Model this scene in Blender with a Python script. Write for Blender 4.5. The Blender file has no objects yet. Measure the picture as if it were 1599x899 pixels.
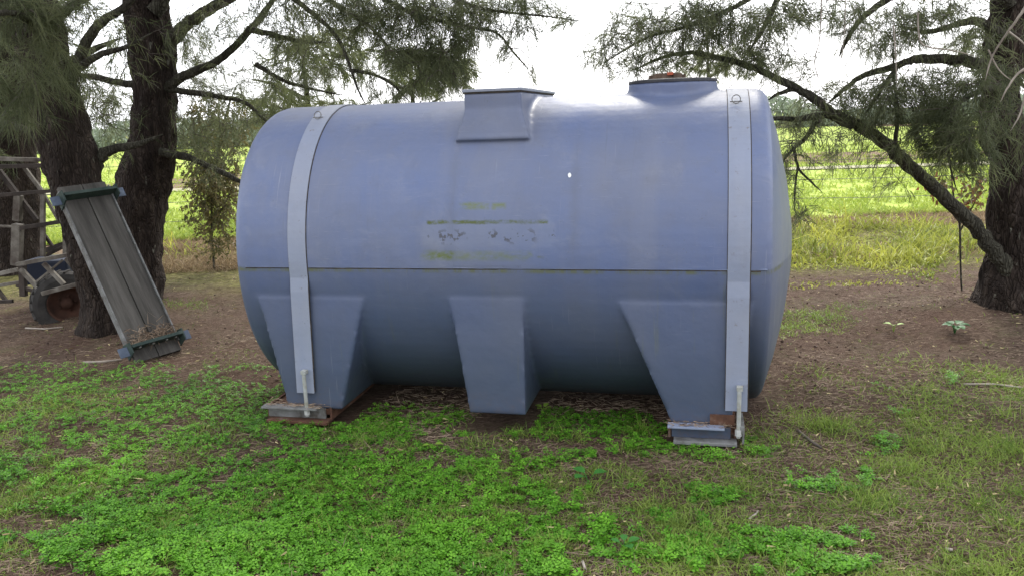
import bpy, bmesh, math
import numpy as np
from mathutils import Vector, Matrix, noise as mnoise
rng = np.random.default_rng(11)
SC = bpy.context.scene
COL = SC.collection
# ------------------------------------------------------------------ camera
CH = 1.60
FPX, PITCH, ROLL = 1280.5, math.radians(11.6475), math.radians(-2.0317)
W0, H0 = 1599.0, 899.0
cam_d = bpy.data.cameras.new("camera"); cam = bpy.data.objects.new("camera", cam_d); COL.objects.link(cam)
cam_d.sensor_width = 36; cam_d.lens = FPX / W0 * 36; cam_d.clip_end = 3000; cam_d.clip_start = 0.05
FW = Vector((0, math.cos(PITCH), -math.sin(PITCH))); RT = Vector((1, 0, 0)); UP = RT.cross(FW)
R2 = math.cos(ROLL) * RT + math.sin(ROLL) * UP; U2 = -math.sin(ROLL) * RT + math.cos(ROLL) * UP
M = Matrix((R2, U2, -FW)).transposed().to_4x4(); M.translation = Vector((0, 0, CH)); cam.matrix_world = M
SC.camera = cam
# ------------------------------------------------------------------ sky and sun
SUN_EL, SUN_AZ = math.radians(42), math.radians(14)      # azimuth from +Y towards +X: behind the tank
wd = bpy.data.worlds.new("World"); SC.world = wd; wd.use_nodes = True
nt = wd.node_tree; bg = nt.nodes['Background']
sky = nt.nodes.new('ShaderNodeTexSky'); sky.sky_type = 'NISHITA'; sky.sun_disc = False
sky.sun_elevation = SUN_EL; sky.sun_rotation = SUN_AZ; sky.dust_density = 3
mix = nt.nodes.new('ShaderNodeMixRGB'); mix.inputs[0].default_value = 0.80
tcw = nt.nodes.new('ShaderNodeTexCoord'); dotn = nt.nodes.new('ShaderNodeVectorMath'); dotn.operation = 'DOT_PRODUCT'
dotn.inputs[1].default_value = (math.sin(SUN_AZ) * math.cos(SUN_EL), math.cos(SUN_AZ) * math.cos(SUN_EL), math.sin(SUN_EL)); nt.links.new(tcw.outputs['Generated'], dotn.inputs[0])
rampw = nt.nodes.new('ShaderNodeMapRange'); rampw.inputs[1].default_value = -1; rampw.inputs[2].default_value = 1; rampw.inputs[3].default_value = 5.0; rampw.inputs[4].default_value = 13.5
nt.links.new(dotn.outputs['Value'], rampw.inputs[0])      # overcast, brighter towards the veiled sun
tintw = nt.nodes.new('ShaderNodeVectorMath'); tintw.operation = 'SCALE'; tintw.inputs[0].default_value = (.98, 1.0, 1.06); nt.links.new(rampw.outputs[0], tintw.inputs[3]); nt.links.new(tintw.outputs[0], mix.inputs[2])
nt.links.new(sky.outputs[0], mix.inputs[1]); nt.links.new(mix.outputs[0], bg.inputs[0])
bg.inputs[1].default_value = 0.14
sd = bpy.data.lights.new("sun", 'SUN'); sun = bpy.data.objects.new("sun", sd); COL.objects.link(sun)
sd.energy = 2.0; sd.angle = math.radians(14); sd.color = (1, .95, .85)
dv = Vector((math.sin(SUN_AZ) * math.cos(SUN_EL), math.cos(SUN_AZ) * math.cos(SUN_EL), math.sin(SUN_EL)))
sun.rotation_euler = dv.to_track_quat('Z', 'Y').to_euler()
SC.view_settings.view_transform = 'Standard'; SC.view_settings.look = 'None'
SC.view_settings.exposure = 0.90; SC.view_settings.gamma = 1
SC.render.engine = 'CYCLES'; SC.cycles.max_bounces = 6; SC.cycles.transparent_max_bounces = 8

# ------------------------------------------------------------------ measuring helpers (photo pixel -> world point)
def ray(px, py):
    return FW + (px - W0 / 2) / FPX * R2 - (py - H0 / 2) / FPX * U2
def P(px, py, Y):                       # point seen at the pixel, Y metres ahead
    d = ray(px, py); t = Y / d.y
    return Vector((0, 0, CH)) + d * t
def G(px, py, z=0.0):                   # point of the ground
    d = ray(px, py); t = (z - CH) / d.z
    return Vector((0, 0, CH)) + d * t
def px2m(px, Y): return px / FPX * Y

# ------------------------------------------------------------------ object helpers
def link(name, me, mat=None, parent=None, smooth=False):
    o = bpy.data.objects.new(name, me); COL.objects.link(o)
    if mat:
        me.materials.clear(); me.materials.append(mat)
    if smooth: me.polygons.foreach_set('use_smooth', np.ones(len(me.polygons), dtype=bool))
    if parent: o.parent = parent
    return o
def tag(o, label, cat, group=None):
    o['label'] = label; o['category'] = cat
    if group: o['group'] = group
    return o
def kind(o, k): o['kind'] = k; return o
def empty(name, loc=(0, 0, 0), rz=0):
    o = bpy.data.objects.new(name, None); COL.objects.link(o); o.location = loc; o.rotation_euler = (0, 0, rz)
    o.empty_display_size = .1
    return o
def np_mesh(name, verts, faces, tint=None):      # faces (N,k) all of one size
    me = bpy.data.meshes.new(name); verts = np.asarray(verts, np.float32); faces = np.asarray(faces, np.int32)
    me.vertices.add(len(verts)); me.vertices.foreach_set('co', verts.ravel())
    n, k = faces.shape
    me.loops.add(n * k); me.loops.foreach_set('vertex_index', faces.ravel())
    me.polygons.add(n); me.polygons.foreach_set('loop_start', np.arange(0, n * k, k, dtype=np.int32))
    me.update(calc_edges=True)
    if tint is not None:
        a = me.attributes.new('tint', 'FLOAT', 'FACE'); a.data.foreach_set('value', np.asarray(tint, np.float32))
    me.validate(); return me
def bm_obj(name, bm, mat, parent=None, smooth=False, bevel=0):
    if bevel:
        bmesh.ops.bevel(bm, geom=[e for e in bm.edges], offset=bevel, segments=2, profile=.6, affect='EDGES', clamp_overlap=True)
    bmesh.ops.recalc_face_normals(bm, faces=bm.faces)
    me = bpy.data.meshes.new(name); bm.to_mesh(me); bm.free()
    return link(name, me, mat, parent, smooth)
def add_hull(bm, pts8):                  # 8 corners: bottom 4 (ccw), top 4
    v = [bm.verts.new(p) for p in pts8]
    for f in ((3, 2, 1, 0), (4, 5, 6, 7), (0, 1, 5, 4), (1, 2, 6, 5), (2, 3, 7, 6), (3, 0, 4, 7)):
        bm.faces.new([v[i] for i in f])
def add_box(bm, x0, x1, y0, y1, z0, z1):
    add_hull(bm, [(x0, y0, z0), (x1, y0, z0), (x1, y1, z0), (x0, y1, z0), (x0, y0, z1), (x1, y0, z1), (x1, y1, z1), (x0, y1, z1)])
def add_bar(bm, p, q, w, h, up=Vector((0, 0, 1))):
    p, q = Vector(p), Vector(q); d = (q - p).normalized(); s = d.cross(up)
    if s.length < 1e-3: s = d.cross(Vector((0, 1, 0)))
    s.normalize(); u = s.cross(d)
    a, b = s * w / 2, u * h / 2
    add_hull(bm, [p - a - b, p + a - b, p + a + b, p - a + b, q - a - b, q + a - b, q + a + b, q - a + b])
def add_tube(bm, pts, rad, n=8, cap=True):
    pts = [Vector(p) for p in pts]; rings = []
    if not hasattr(rad, '__len__'): rad = [rad] * len(pts)
    ref = Vector((.13, .2, 1)).normalized()
    for i, p in enumerate(pts):
        t = (pts[min(i + 1, len(pts) - 1)] - pts[max(i - 1, 0)]).normalized()
        if abs(t.dot(ref)) > .95: rf = Vector((1, 0, 0))
        else: rf = ref
        s = t.cross(rf).normalized(); u = s.cross(t)
        rings.append([bm.verts.new(p + (s * math.cos(2 * math.pi * k / n) + u * math.sin(2 * math.pi * k / n)) * rad[i]) for k in range(n)])
    for a, b in zip(rings, rings[1:]):
        for k in range(n): bm.faces.new((a[k], a[(k + 1) % n], b[(k + 1) % n], b[k]))
    if cap: bm.faces.new(rings[0][::-1]); bm.faces.new(rings[-1])
def add_cyl(bm, c, r, z0, z1, n=32, r2=None):
    r2 = r if r2 is None else r2
    a = [bm.verts.new((c[0] + r * math.cos(2 * math.pi * k / n), c[1] + r * math.sin(2 * math.pi * k / n), z0)) for k in range(n)]
    b = [bm.verts.new((c[0] + r2 * math.cos(2 * math.pi * k / n), c[1] + r2 * math.sin(2 * math.pi * k / n), z1)) for k in range(n)]
    for k in range(n): bm.faces.new((a[k], a[(k + 1) % n], b[(k + 1) % n], b[k]))
    bm.faces.new(a[::-1]); bm.faces.new(b)
def vn(x, y, z=0, s=1.0): return mnoise.noise(Vector((x * s, y * s, z * s)))
_perm = np.random.default_rng(3).random((64, 64))
def nz2(x, y, s=1.0, off=0):             # tiling value noise, numpy, 0..1
    x = np.asarray(x, float) * s + 17.3 + off; y = np.asarray(y, float) * s + 5.1 + off * 1.7
    xi = np.floor(x).astype(int); yi = np.floor(y).astype(int); fx = x - xi; fy = y - yi
    fx = fx * fx * (3 - 2 * fx); fy = fy * fy * (3 - 2 * fy)
    g = lambda a, b: _perm[a % 64, b % 64]
    return (g(xi, yi) * (1 - fx) + g(xi + 1, yi) * fx) * (1 - fy) + (g(xi, yi + 1) * (1 - fx) + g(xi + 1, yi + 1) * fx) * fy

# ------------------------------------------------------------------ materials
def mat(name, base=(.5, .5, .5), rough=.7, spec=.3, metal=0):
    m = bpy.data.materials.new(name); m.use_nodes = True; n = m.node_tree
    b = n.nodes['Principled BSDF']; b.inputs['Base Color'].default_value = (*base, 1)
    b.inputs['Roughness'].default_value = rough; b.inputs['Specular IOR Level'].default_value = spec; b.inputs['Metallic'].default_value = metal
    return m, n, b
class N:
    def __init__(s, n): s.n = n
    def new(s, t, **k):
        o = s.n.nodes.new(t)
        for a, v in k.items(): setattr(o, a, v)
        return o
    def l(s, a, b): s.n.links.new(a, b)
    def coord(s, which='Object'):
        return s.new('ShaderNodeTexCoord').outputs[which]
    def mapping(s, v, scale=(1, 1, 1), loc=(0, 0, 0)):
        m = s.new('ShaderNodeMapping'); m.inputs['Scale'].default_value = scale; m.inputs['Location'].default_value = loc; s.l(v, m.inputs[0]); return m.outputs[0]
    def noise(s, v, scale, detail=4, rough=.55, dist=0):
        t = s.new('ShaderNodeTexNoise'); t.inputs['Scale'].default_value = scale; t.inputs['Detail'].default_value = detail
        t.inputs['Roughness'].default_value = rough; t.inputs['Distortion'].default_value = dist; s.l(v, t.inputs['Vector']); return t.outputs['Fac']
    def ramp(s, f, stops):
        r = s.new('ShaderNodeValToRGB'); e = r.color_ramp.elements
        while len(e) < len(stops): e.new(.5)
        for i, (p, c) in enumerate(stops):
            e[i].position = p; e[i].color = (*c, 1) if len(c) == 3 else c
        s.l(f, r.inputs[0]); return r.outputs[0]
    def fr(s, f, a, b, c=0, d=1):        # map range clamped
        r = s.new('ShaderNodeMapRange'); r.inputs[1].default_value = a; r.inputs[2].default_value = b; r.inputs[3].default_value = c; r.inputs[4].default_value = d
        s.l(f, r.inputs[0]); return r.outputs[0]
    def mix(s, f, a, b, mode='MIX'):
        m = s.new('ShaderNodeMixRGB', blend_type=mode)
        for i, v in enumerate((f, a, b)):
            if hasattr(v, 'is_output'): s.l(v, m.inputs[i])
            elif i == 0: m.inputs[0].default_value = v
            else: m.inputs[i].default_value = (*v, 1)
        return m.outputs[0]
    def math(s, op, a, b=0.0, c=None):
        m = s.new('ShaderNodeMath', operation=op)
        for i, v in enumerate((a, b) if c is None else (a, b, c)):
            if hasattr(v, 'is_output'): s.l(v, m.inputs[i])
            else: m.inputs[i].default_value = v
        return m.outputs[0]
    def bump(s, h, strength, dist, bsdf, chain=None):
        b = s.new('ShaderNodeBump'); b.inputs['Strength'].default_value = strength; b.inputs['Distance'].default_value = dist
        s.l(h, b.inputs['Height'])
        if chain is not None: s.l(chain, b.inputs['Normal'])
        s.l(b.outputs[0], bsdf.inputs['Normal']); return b.outputs[0]
    def band(s, v, a, b, soft):          # 1 inside [a,b]
        return s.math('MULTIPLY', s.fr(v, a - soft, a + soft), s.fr(v, b - soft, b + soft, 1, 0))

def leaf_mat(name, c_lo, c_hi, transl=.3, rough=.5):
    m, n, b = mat(name, c_lo, rough, .25); k = N(n)
    at = k.new('ShaderNodeAttribute', attribute_name='tint')
    big = k.noise(k.coord(), 2.2, 3)
    f = k.math('ADD', k.math('MULTIPLY', at.outputs['Fac'], .75), k.math('MULTIPLY', k.math('SUBTRACT', big, .3), .5))
    col = k.ramp(f, [(0, c_lo), (1, c_hi)]); k.l(col, b.inputs['Base Color'])
    t = k.new('ShaderNodeBsdfTranslucent'); k.l(col, t.inputs[0])
    ms = k.new('ShaderNodeMixShader'); ms.inputs[0].default_value = transl
    k.l(b.outputs[0], ms.inputs[1]); k.l(t.outputs[0], ms.inputs[2])
    k.l(ms.outputs[0], n.nodes['Material Output'].inputs[0]); return m
def three(name, stops, scale=6, detail=6, rough=.85, bump=.5, bd=.01, bscale=None, spec=.2, stretch=(1, 1, 1), coord='Object'):
    m, n, b = mat(name, rough=rough, spec=spec); k = N(n); v = k.mapping(k.coord(coord), stretch)
    k.l(k.ramp(k.noise(v, scale, detail, .62), stops), b.inputs['Base Color'])
    k.bump(k.noise(v, bscale or scale * 3, 6, .65), bump, bd, b); return m

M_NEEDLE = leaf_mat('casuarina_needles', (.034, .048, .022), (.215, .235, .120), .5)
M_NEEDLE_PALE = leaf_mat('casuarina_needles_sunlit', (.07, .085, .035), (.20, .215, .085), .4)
M_VINE = leaf_mat('vine_leaves', (.07, .08, .025), (.24, .19, .08), .35)
M_CLOVER = leaf_mat('clover_leaves', (.036, .145, .010), (.24, .54, .045), .35, .45)
M_GRASS = leaf_mat('lawn_grass', (.060, .14, .016), (.34, .43, .09), .35)
M_TALL = leaf_mat('verge_grass', (.07, .12, .02), (.54, .54, .10), .45)
M_DRY = leaf_mat('dry_grass', (.10, .065, .04), (.40, .30, .17), .3, .8)
M_FIELD = leaf_mat('field_grass', (.18, .26, .035), (.42, .48, .10), .4)
M_LITTER = leaf_mat('needle_litter', (.10, .062, .042), (.43, .33, .235), .0, .9)
M_WOODFAR = leaf_mat('far_trees', (.16, .20, .15), (.30, .34, .25), .4)  # lightened grey-green: distance haze put into the colour

def bark_mat(name, lo, mid, hi):
    m, n, b = mat(name, rough=.92, spec=.15); k = N(n); v = k.mapping(k.coord(), (1, 1, .28))
    vo = k.new('ShaderNodeTexVoronoi', feature='DISTANCE_TO_EDGE'); vo.inputs['Scale'].default_value = 40; 
    nn = k.noise(v, 11, 9, .75, .6)
    mv = k.new('ShaderNodeVectorMath', operation='ADD'); k.l(v, mv.inputs[0])
    sc = k.new('ShaderNodeVectorMath', operation='SCALE'); sc.inputs[3].default_value = .12
    tn = k.new('ShaderNodeTexNoise'); tn.inputs['Scale'].default_value = 9; k.l(v, tn.inputs['Vector']); k.l(tn.outputs['Color'], sc.inputs[0]); k.l(sc.outputs[0], mv.inputs[1])
    k.l(mv.outputs[0], vo.inputs['Vector'])
    crack = k.fr(vo.outputs['Distance'], 0, .22)
    h = k.math('MULTIPLY', crack, nn)
    col = k.ramp(nn, [(.3, lo), (.52, mid), (.75, hi)])
    col = k.mix(k.fr(crack, 0, .5, .45, 0), col, lo)
    lich = k.fr(k.noise(v, 30, 3), .66, .74)
    col = k.mix(k.math('MULTIPLY', lich, .5), col, (.28, .28, .22))
    k.l(col, b.inputs['Base Color']); k.bump(h, 1, .035, b); return m
M_BARK = bark_mat('casuarina_bark', (.014, .010, .009), (.048, .036, .029), (.13, .10, .08))
M_LIMB = bark_mat('limb_bark', (.03, .026, .02), (.085, .080, .060), (.17, .16, .12))
M_TWIG = three('twig_bark', [(.3, (.05, .04, .035)), (.7, (.13, .11, .09))], 12, bump=.4)
M_DEADTWIG = three('dead_twig', [(.3, (.20, .17, .14)), (.7, (.42, .37, .31))], 12, bump=.4)

# ------------------------------------------------------------------ ground
def hgt(x, y):
    x = np.asarray(x, float); y = np.asarray(y, float)
    near = np.clip((11.6 - y) / 3, 0, 1)
    h = ((nz2(x, y, 1.1) - .5) * .05 + (nz2(x, y, 4.3, 3) - .5) * .022 + (nz2(x, y, 13, 7) - .5) * .012) * near
    c, s = math.cos(math.radians(13.18)), math.sin(math.radians(13.18))
    a = (x - 1.2634) * c - (y - 4.5807) * s; b = (x - 1.2634) * s + (y - 4.5807) * c
    under = np.clip((1.75 - np.abs(a + 1.24)) / .35, 0, 1) * np.clip((1.05 - np.abs(b)) / .35, 0, 1)
    h = h * (1 - under) - .045 * under
    def mound(cx, cy, r, hh): return hh * np.exp(-((x - cx) ** 2 + (y - cy) ** 2) / (2 * r * r))
    h = h + mound(3.55, 5.85, .42, .13) + mound(-3.25, 6.5, .35, .07) + mound(-3.5, 7.6, .4, .07) + mound(-6.2, 10, .5, .08)
    h = h + .05 * np.exp(-((y - 10.9 + .4 * nz2(x, y, .5)) / .8) ** 2) * (.5 + nz2(x, y, .8, 9))
    return h
def hz(x, y): return float(hgt(x, y))
def graded(lo, hi, step, far, g=1.18):
    a = [lo]; s = step
    while a[-1] > -far: s *= g; a.append(a[-1] - s)
    b = list(np.arange(lo + step, hi, step)); c = [b[-1]]; s = step
    while c[-1] < far: s *= g; c.append(c[-1] + s)
    return np.array(a[::-1] + b + c[1:])
def grid_mesh(name, xs, ys, zf):
    X, Y = np.meshgrid(xs, ys); Z = zf(X, Y)
    v = np.stack([X, Y, Z], -1).reshape(-1, 3); nx, ny = len(xs), len(ys)
    i = (np.arange(ny - 1)[:, None] * nx + np.arange(nx - 1)[None]).ravel()
    return np_mesh(name, v, np.stack([i, i + 1, i + nx + 1, i + nx], -1))
def ground_mat():
    m, n, b = mat('leaf_litter_soil', rough=.95, spec=.1); k = N(n); v = k.coord()
    st = k.mapping(v, (1, 2.2, 1))
    n1 = k.noise(v, 1.3, 5, .6); n2 = k.noise(st, 28, 8, .75, .8); n3 = k.noise(st, 90, 5, .7)
    col = k.ramp(n2, [(.28, (.030, .020, .014)), (.46, (.084, .056, .040)), (.62, (.165, .117, .086)), (.8, (.38, .30, .23))])
    col = k.mix(k.fr(n1, .4, .65, 0, .5), col, (.09, .048, .034))
    gr = k.math('MULTIPLY', k.fr(k.noise(v, 3.2, 6, .7), .5, .66), k.fr(k.noise(v, 40, 4, .7), .4, .6))
    col = k.mix(k.math('MULTIPLY', gr, .30), col, (.08, .12, .03))
    sx = k.new('ShaderNodeSeparateXYZ'); k.l(v, sx.inputs[0])
    vg = k.fr(k.math('ADD', sx.outputs[1], k.math('MULTIPLY', n1, 2.2)), 8.7, 9.5)
    vcol = k.ramp(k.noise(v, 14, 6, .7), [(.3, (.05, .045, .02)), (.55, (.15, .14, .05)), (.75, (.34, .30, .14))])
    col = k.mix(vg, col, vcol)
    br = k.fr(k.math('ADD', sx.outputs[1], k.math('MULTIPLY', n1, 1.0)), 11.0, 11.4)
    col = k.mix(br, col, k.ramp(k.noise(v, 20, 6, .7), [(.3, (.05, .035, .022)), (.5, (.16, .11, .07)), (.7, (.30, .22, .14))]))
    k.l(col, b.inputs['Base Color']); k.bump(k.math('ADD', n2, k.math('MULTIPLY', n3, .5)), 1, .02, b); return m
g = link('ground', grid_mesh('ground', graded(-7.5, 7.5, .05, 400), graded(1.6, 13.0, .05, 400), hgt), ground_mat(), smooth=True); kind(g, 'structure')
def field_mat():
    m, n, b = mat('field_pasture', rough=.9, spec=.1); k = N(n); v = k.coord()
    n2 = k.noise(k.mapping(v, (1, .5, 1)), 3, 8, .72)
    col = k.ramp(n2, [(.3, (.17, .21, .04)), (.5, (.27, .35, .06)), (.7, (.40, .44, .11))])
    col = k.mix(k.fr(k.noise(v, .35, 4), .5, .7, 0, .25), col, (.34, .38, .10))
    k.l(col, b.inputs['Base Color']); k.bump(k.noise(v, 12, 5), .6, .05, b); return m
FY = 12.0
fz = lambda x, y: hgt(x, y) * (y < 13.5) + .012 + .1 * (nz2(x, y, .15) - .5) * np.clip((y - 16) / 10, 0, 1) * .6
f_ = link('field', grid_mesh('field', graded(-14, 14, .4, 380, 1.12), np.concatenate([np.arange(FY, 30, .4), 30 * 1.12 ** np.arange(0, 23)]), fz), field_mat(), smooth=True); kind(f_, 'structure')
tx = np.linspace(-40, 60, 120); c0, c1 = G(1300, 262), G(1540, 262)
def track_pts():
    v = []; w = .55
    for x in tx:
        yy = 21.6 + (x - 8.5) * -.06 + .35 * math.sin(x * .23)
        for s in (-1, -.4, .4, 1): v.append((x, yy + s * w * (1 + .3 * vn(x, s)), float(fz(x, yy + s * w)) + .035 - .012 * abs(s)))
    f = [(i * 4 + j, i * 4 + 4 + j, i * 4 + 5 + j, i * 4 + 1 + j) for i in range(len(tx) - 1) for j in range(3)]
    return np_mesh('field_track', v, f)
kind(link('field_track', track_pts(), three('track_dirt', [(.3, (.16, .16, .07)), (.6, (.30, .28, .18))], 3), smooth=True), 'structure')

# ------------------------------------------------------------------ tank
TYAW = math.radians(-13.1792)
tank = empty('water_tank', (1.2634, 4.5807, 0), TYAW)
tag(tank, 'large horizontal blue-grey plastic tank with moulded legs and two hold-down straps', 'tank')
TW, TH, ZC = .7436, .8599, .852
A0, A1 = -2.695, .148
def tank_mat(name, base=(.105, .143, .270), strap=False):
    m, n, b = mat(name, base, .42, .45); k = N(n); v = k.coord()
    sx = k.new('ShaderNodeSeparateXYZ'); k.l(v, sx.inputs[0]); X, Yv, Z = sx.outputs
    cl = k.noise(v, 1.4, 4, .6); fine = k.noise(v, 9, 6, .65); streak = k.noise(k.mapping(v, (3.1, 1.5, .4)), 1.3, 4, .6, 1.5)
    grey = tuple(sum(base) / 3 * c for c in (1.02, 1.02, 1.06))
    col = k.mix(k.fr(cl, .35, .68, 0, .5), base, grey)
    col = k.mix(k.fr(streak, .45, .75, 0, .14), col, tuple(c * 1.4 for c in grey))
    col = k.mix(k.fr(fine, .5, .8, 0, .22), col, tuple(c * .6 for c in grey))
    chalk = k.math('MULTIPLY', k.fr(k.noise(k.mapping(v, (1, 1, 1.6)), 3.3, 7, .72, .8), .52, .72), k.fr(fine, .35, .65))
    col = k.mix(k.math('MULTIPLY', chalk, .20), col, (.36, .38, .43))
    scr = k.fr(k.noise(k.mapping(v, (1, 1, 30), (0, 0, 3)), 5, 3, .5, 2.5), .66, .72); col = k.mix(k.math('MULTIPLY', scr, .12), col, (.5, .5, .52))
    spk = k.fr(k.noise(v, 75, 2, .5), .70, .76); col = k.mix(k.math('MULTIPLY', spk, .35), col, (.09, .09, .08))
    if strap:
        rust = k.math('MULTIPLY', k.fr(k.noise(v, 22, 6, .75), .60, .70), .7); col = k.mix(rust, col, (.13, .09, .07))
    if not strap:
        # belly shade put into the colour low on the shell, with some algae
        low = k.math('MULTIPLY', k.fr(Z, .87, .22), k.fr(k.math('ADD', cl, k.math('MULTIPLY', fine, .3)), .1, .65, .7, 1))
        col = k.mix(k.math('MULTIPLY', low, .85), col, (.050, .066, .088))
        sp_ = k.math('MULTIPLY', k.fr(k.math('ADD', Z, k.math('MULTIPLY', fine, .12)), .30, .10), k.fr(k.noise(v, 26, 5, .7), .45, .62)); col = k.mix(k.math('MULTIPLY', sp_, .55), col, (.10, .075, .055))
        col = k.mix(k.math('MULTIPLY', k.fr(X, A1 - .01, A1 + .05), k.fr(fine, .2, .7, .25, .5)), col, (.27, .285, .25))  # right end dome tinted paler, side light put into the colour
        low2 = k.math('MULTIPLY', k.fr(Z, .42, .0), k.fr(Yv, -.77, -.70)); col = k.mix(k.math('MULTIPLY', low2, .8), col, (.028, .045, .030))  # underside painted near-black as shade, with a green algae tint
        col = k.mix(k.fr(Z, .856, .846, 0, .34), col, tuple(c * .45 for c in base))  # everything below the seam painted darker, shade of the downturned half
        # dirt and moss caught under the seam
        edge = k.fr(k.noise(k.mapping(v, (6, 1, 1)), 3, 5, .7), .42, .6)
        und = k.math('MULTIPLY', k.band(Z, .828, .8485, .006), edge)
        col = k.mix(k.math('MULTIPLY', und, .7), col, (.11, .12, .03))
        # moss traces round the old label
        jag = k.math('MULTIPLY', k.math('SUBTRACT', k.noise(v, 16, 5, .8), .5), .05)
        Xj = k.math('ADD', X, jag); Zj = k.math('ADD', Z, k.math('MULTIPLY', jag, .45))
        front = k.fr(Yv, -.2, -.3)
        pat = k.fr(k.noise(k.mapping(v, (1, 1, 2)), 14, 5, .75), .36, .58)
        def spot(x0, x1, z0, z1, sf, s, c, raw=False):
            nonlocal col
            f = k.math('MULTIPLY', k.band(X if raw else Xj, x0, x1, sf), k.band(Z if raw else Zj, z0, z1, sf))
            f = k.math('MULTIPLY', k.math('MULTIPLY', f, pat if not raw else 1.0), k.math('MULTIPLY', front, s)); col = k.mix(f, col, c)
        moss = (.13, .16, .035)
        spot(-1.60, -.90, .955, 1.085, .014, .13, (.28, .30, .34), True)      # paler ghost of the label
        spot(-1.40, -1.24, 1.150, 1.185, .006, .75, moss); spot(-1.225, -1.15, 1.150, 1.180, .006, .75, moss)
        spot(-1.57, -.93, 1.078, 1.096, .004, 1.0, (.07, .09, .02))
        spot(-1.60, -1.02, .895, .938, .012, .55, moss); spot(-1.56, -1.43, .900, .940, .010, .9, (.10, .13, .02))
        spot(-.99, -.95, .905, .915, .006, .9, (.08, .10, .02))
        # illegible flecks left of the old print
        fl = k.fr(k.noise(k.mapping(v, (1.1, 1, 1)), 36, 2, .5), .58, .62)
        z1 = k.math('MAXIMUM', k.band(Xj, -1.57, -1.36, .02), k.math('MAXIMUM', k.band(Xj, -1.25, -1.0, .02), k.math('MULTIPLY', k.band(Xj, -.925, -.90, .006), 1.3)))
        ff = k.math('MULTIPLY', k.math('MULTIPLY', z1, k.band(Zj, .985, 1.045, .015)), k.math('MULTIPLY', fl, front))
        col = k.mix(k.math('MULTIPLY', ff, .85), col, (.06, .06, .07))
        # two faint rub marks down the side
        for xc in (-.80, -1.44):
            col = k.mix(k.math('MULTIPLY', k.math('MULTIPLY', k.band(Xj, xc - .02, xc + .02, .02), k.band(Z, .95, 1.48, .15)), k.math('MULTIPLY', streak, .45)), col, tuple(c * .55 for c in grey))
        # drips of algae
        fdr = k.math('MULTIPLY', k.fr(k.noise(k.mapping(v, (26, 1, .7)), 2.6, 4, .7), .62, .70), k.fr(k.noise(v, 2.5, 3), .45, .6))
        col = k.mix(k.math('MULTIPLY', fdr, .22), col, (.09, .10, .11))
        wdr = k.math('MULTIPLY', k.fr(k.noise(k.mapping(v, (40, 1, .9), (4, 0, 0)), 2.2, 3, .7), .66, .71), k.fr(k.noise(v, 1.9, 3), .5, .62))
        col = k.mix(k.math('MULTIPLY', wdr, .22), col, (.42, .43, .45))
        dr = k.fr(k.noise(k.mapping(v, (9, 1, .6)), 2.4, 4, .6), .63, .74)
        col = k.mix(k.math('MULTIPLY', k.math('MULTIPLY', dr, k.band(Z, .25, .83, .15)), .30), col, (.13, .14, .05))
    k.l(col, b.inputs['Base Color'])
    k.l(k.fr(cl, .3, .7, .38 if not strap else .45, .54 if not strap else .6), b.inputs['Roughness'])
    pn = k.math('MULTIPLY', k.band(X, -1.43, -1.07, .004), k.band(Z, .86, 1.52, .01)) if not strap else k.noise(v, 5)
    c0_ = k.bump(pn, .35, .004, b)
    c1 = k.bump(k.noise(v, 3.2, 4, .5), .35, .03, b, c0_)
    k.bump(k.noise(v, 60, 3), .12, .004, b, c1); return m
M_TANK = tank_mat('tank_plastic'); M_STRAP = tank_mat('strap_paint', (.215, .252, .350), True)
M_RUST = three('rusty_steel', [(.3, (.055, .028, .02)), (.55, (.12, .06, .038)), (.75, (.2, .15, .12))], 14)
M_STEEL = three('weathered_grey_steel', [(.3, (.07, .06, .05)), (.5, (.17, .17, .165)), (.75, (.27, .27, .27))], 12, rough=.6)
M_ZINC = three('zinc_bolt', [(.3, (.35, .35, .33)), (.7, (.6, .6, .58))], 20, rough=.4, spec=.5)
M_ROD = three('painted_rod', [(.3, (.26, .25, .19)), (.7, (.40, .42, .42))], 20, rough=.6)
M_BLACK = three('black_lid', [(.3, (.02, .02, .025)), (.7, (.06, .06, .065))], 8, rough=.5)
M_LINER = three('dark_liner', [(.3, (.02, .02, .02)), (.7, (.09, .07, .05))], 25)
def section(scale, n=96, e=2.06):
    out = []
    for i in range(n):
        t = 2 * math.pi * i / n; c, s = math.cos(t), math.sin(t)
        out.append((TW * scale * math.copysign(abs(c) ** (2 / e), c), ZC + TH * scale * math.copysign(abs(s) ** (2 / e), s)))
    return out
bm = bmesh.new()
prof = [(A0 + .07, 1.0), (A0 + .03, .985), (A0, .955), (A0 - .055, .74), (A0 - .105, .47), (A0 - .14, .2), (A0 - .15, .02)][::-1] + \
       [(A1 - .05, 1.0), (A1 - .02, .988), (A1, .958), (A1 + .055, .75), (A1 + .11, .48), (A1 + .148, .2), (A1 + .155, .02)]
rings = []
for a, s in prof: rings.append([bm.verts.new((a, y, z)) for y, z in section(s)])
for r0, r1 in zip(rings, rings[1:]):
    for i in range(96): bm.faces.new((r0[i], r0[(i + 1) % 96], r1[(i + 1) % 96], r1[i]))
bm.faces.new(rings[0]); bm.faces.new(rings[-1][::-1])
bmesh.ops.recalc_face_normals(bm, faces=bm.faces)
LEGS = [((-2.575, -1.945, .685), (-2.43, -2.105, .06)), ((-1.468, -1.070, .695), (-1.372, -1.068, .08)), ((-.585, .06, .685), (-.315, -.03, .07))]
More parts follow.
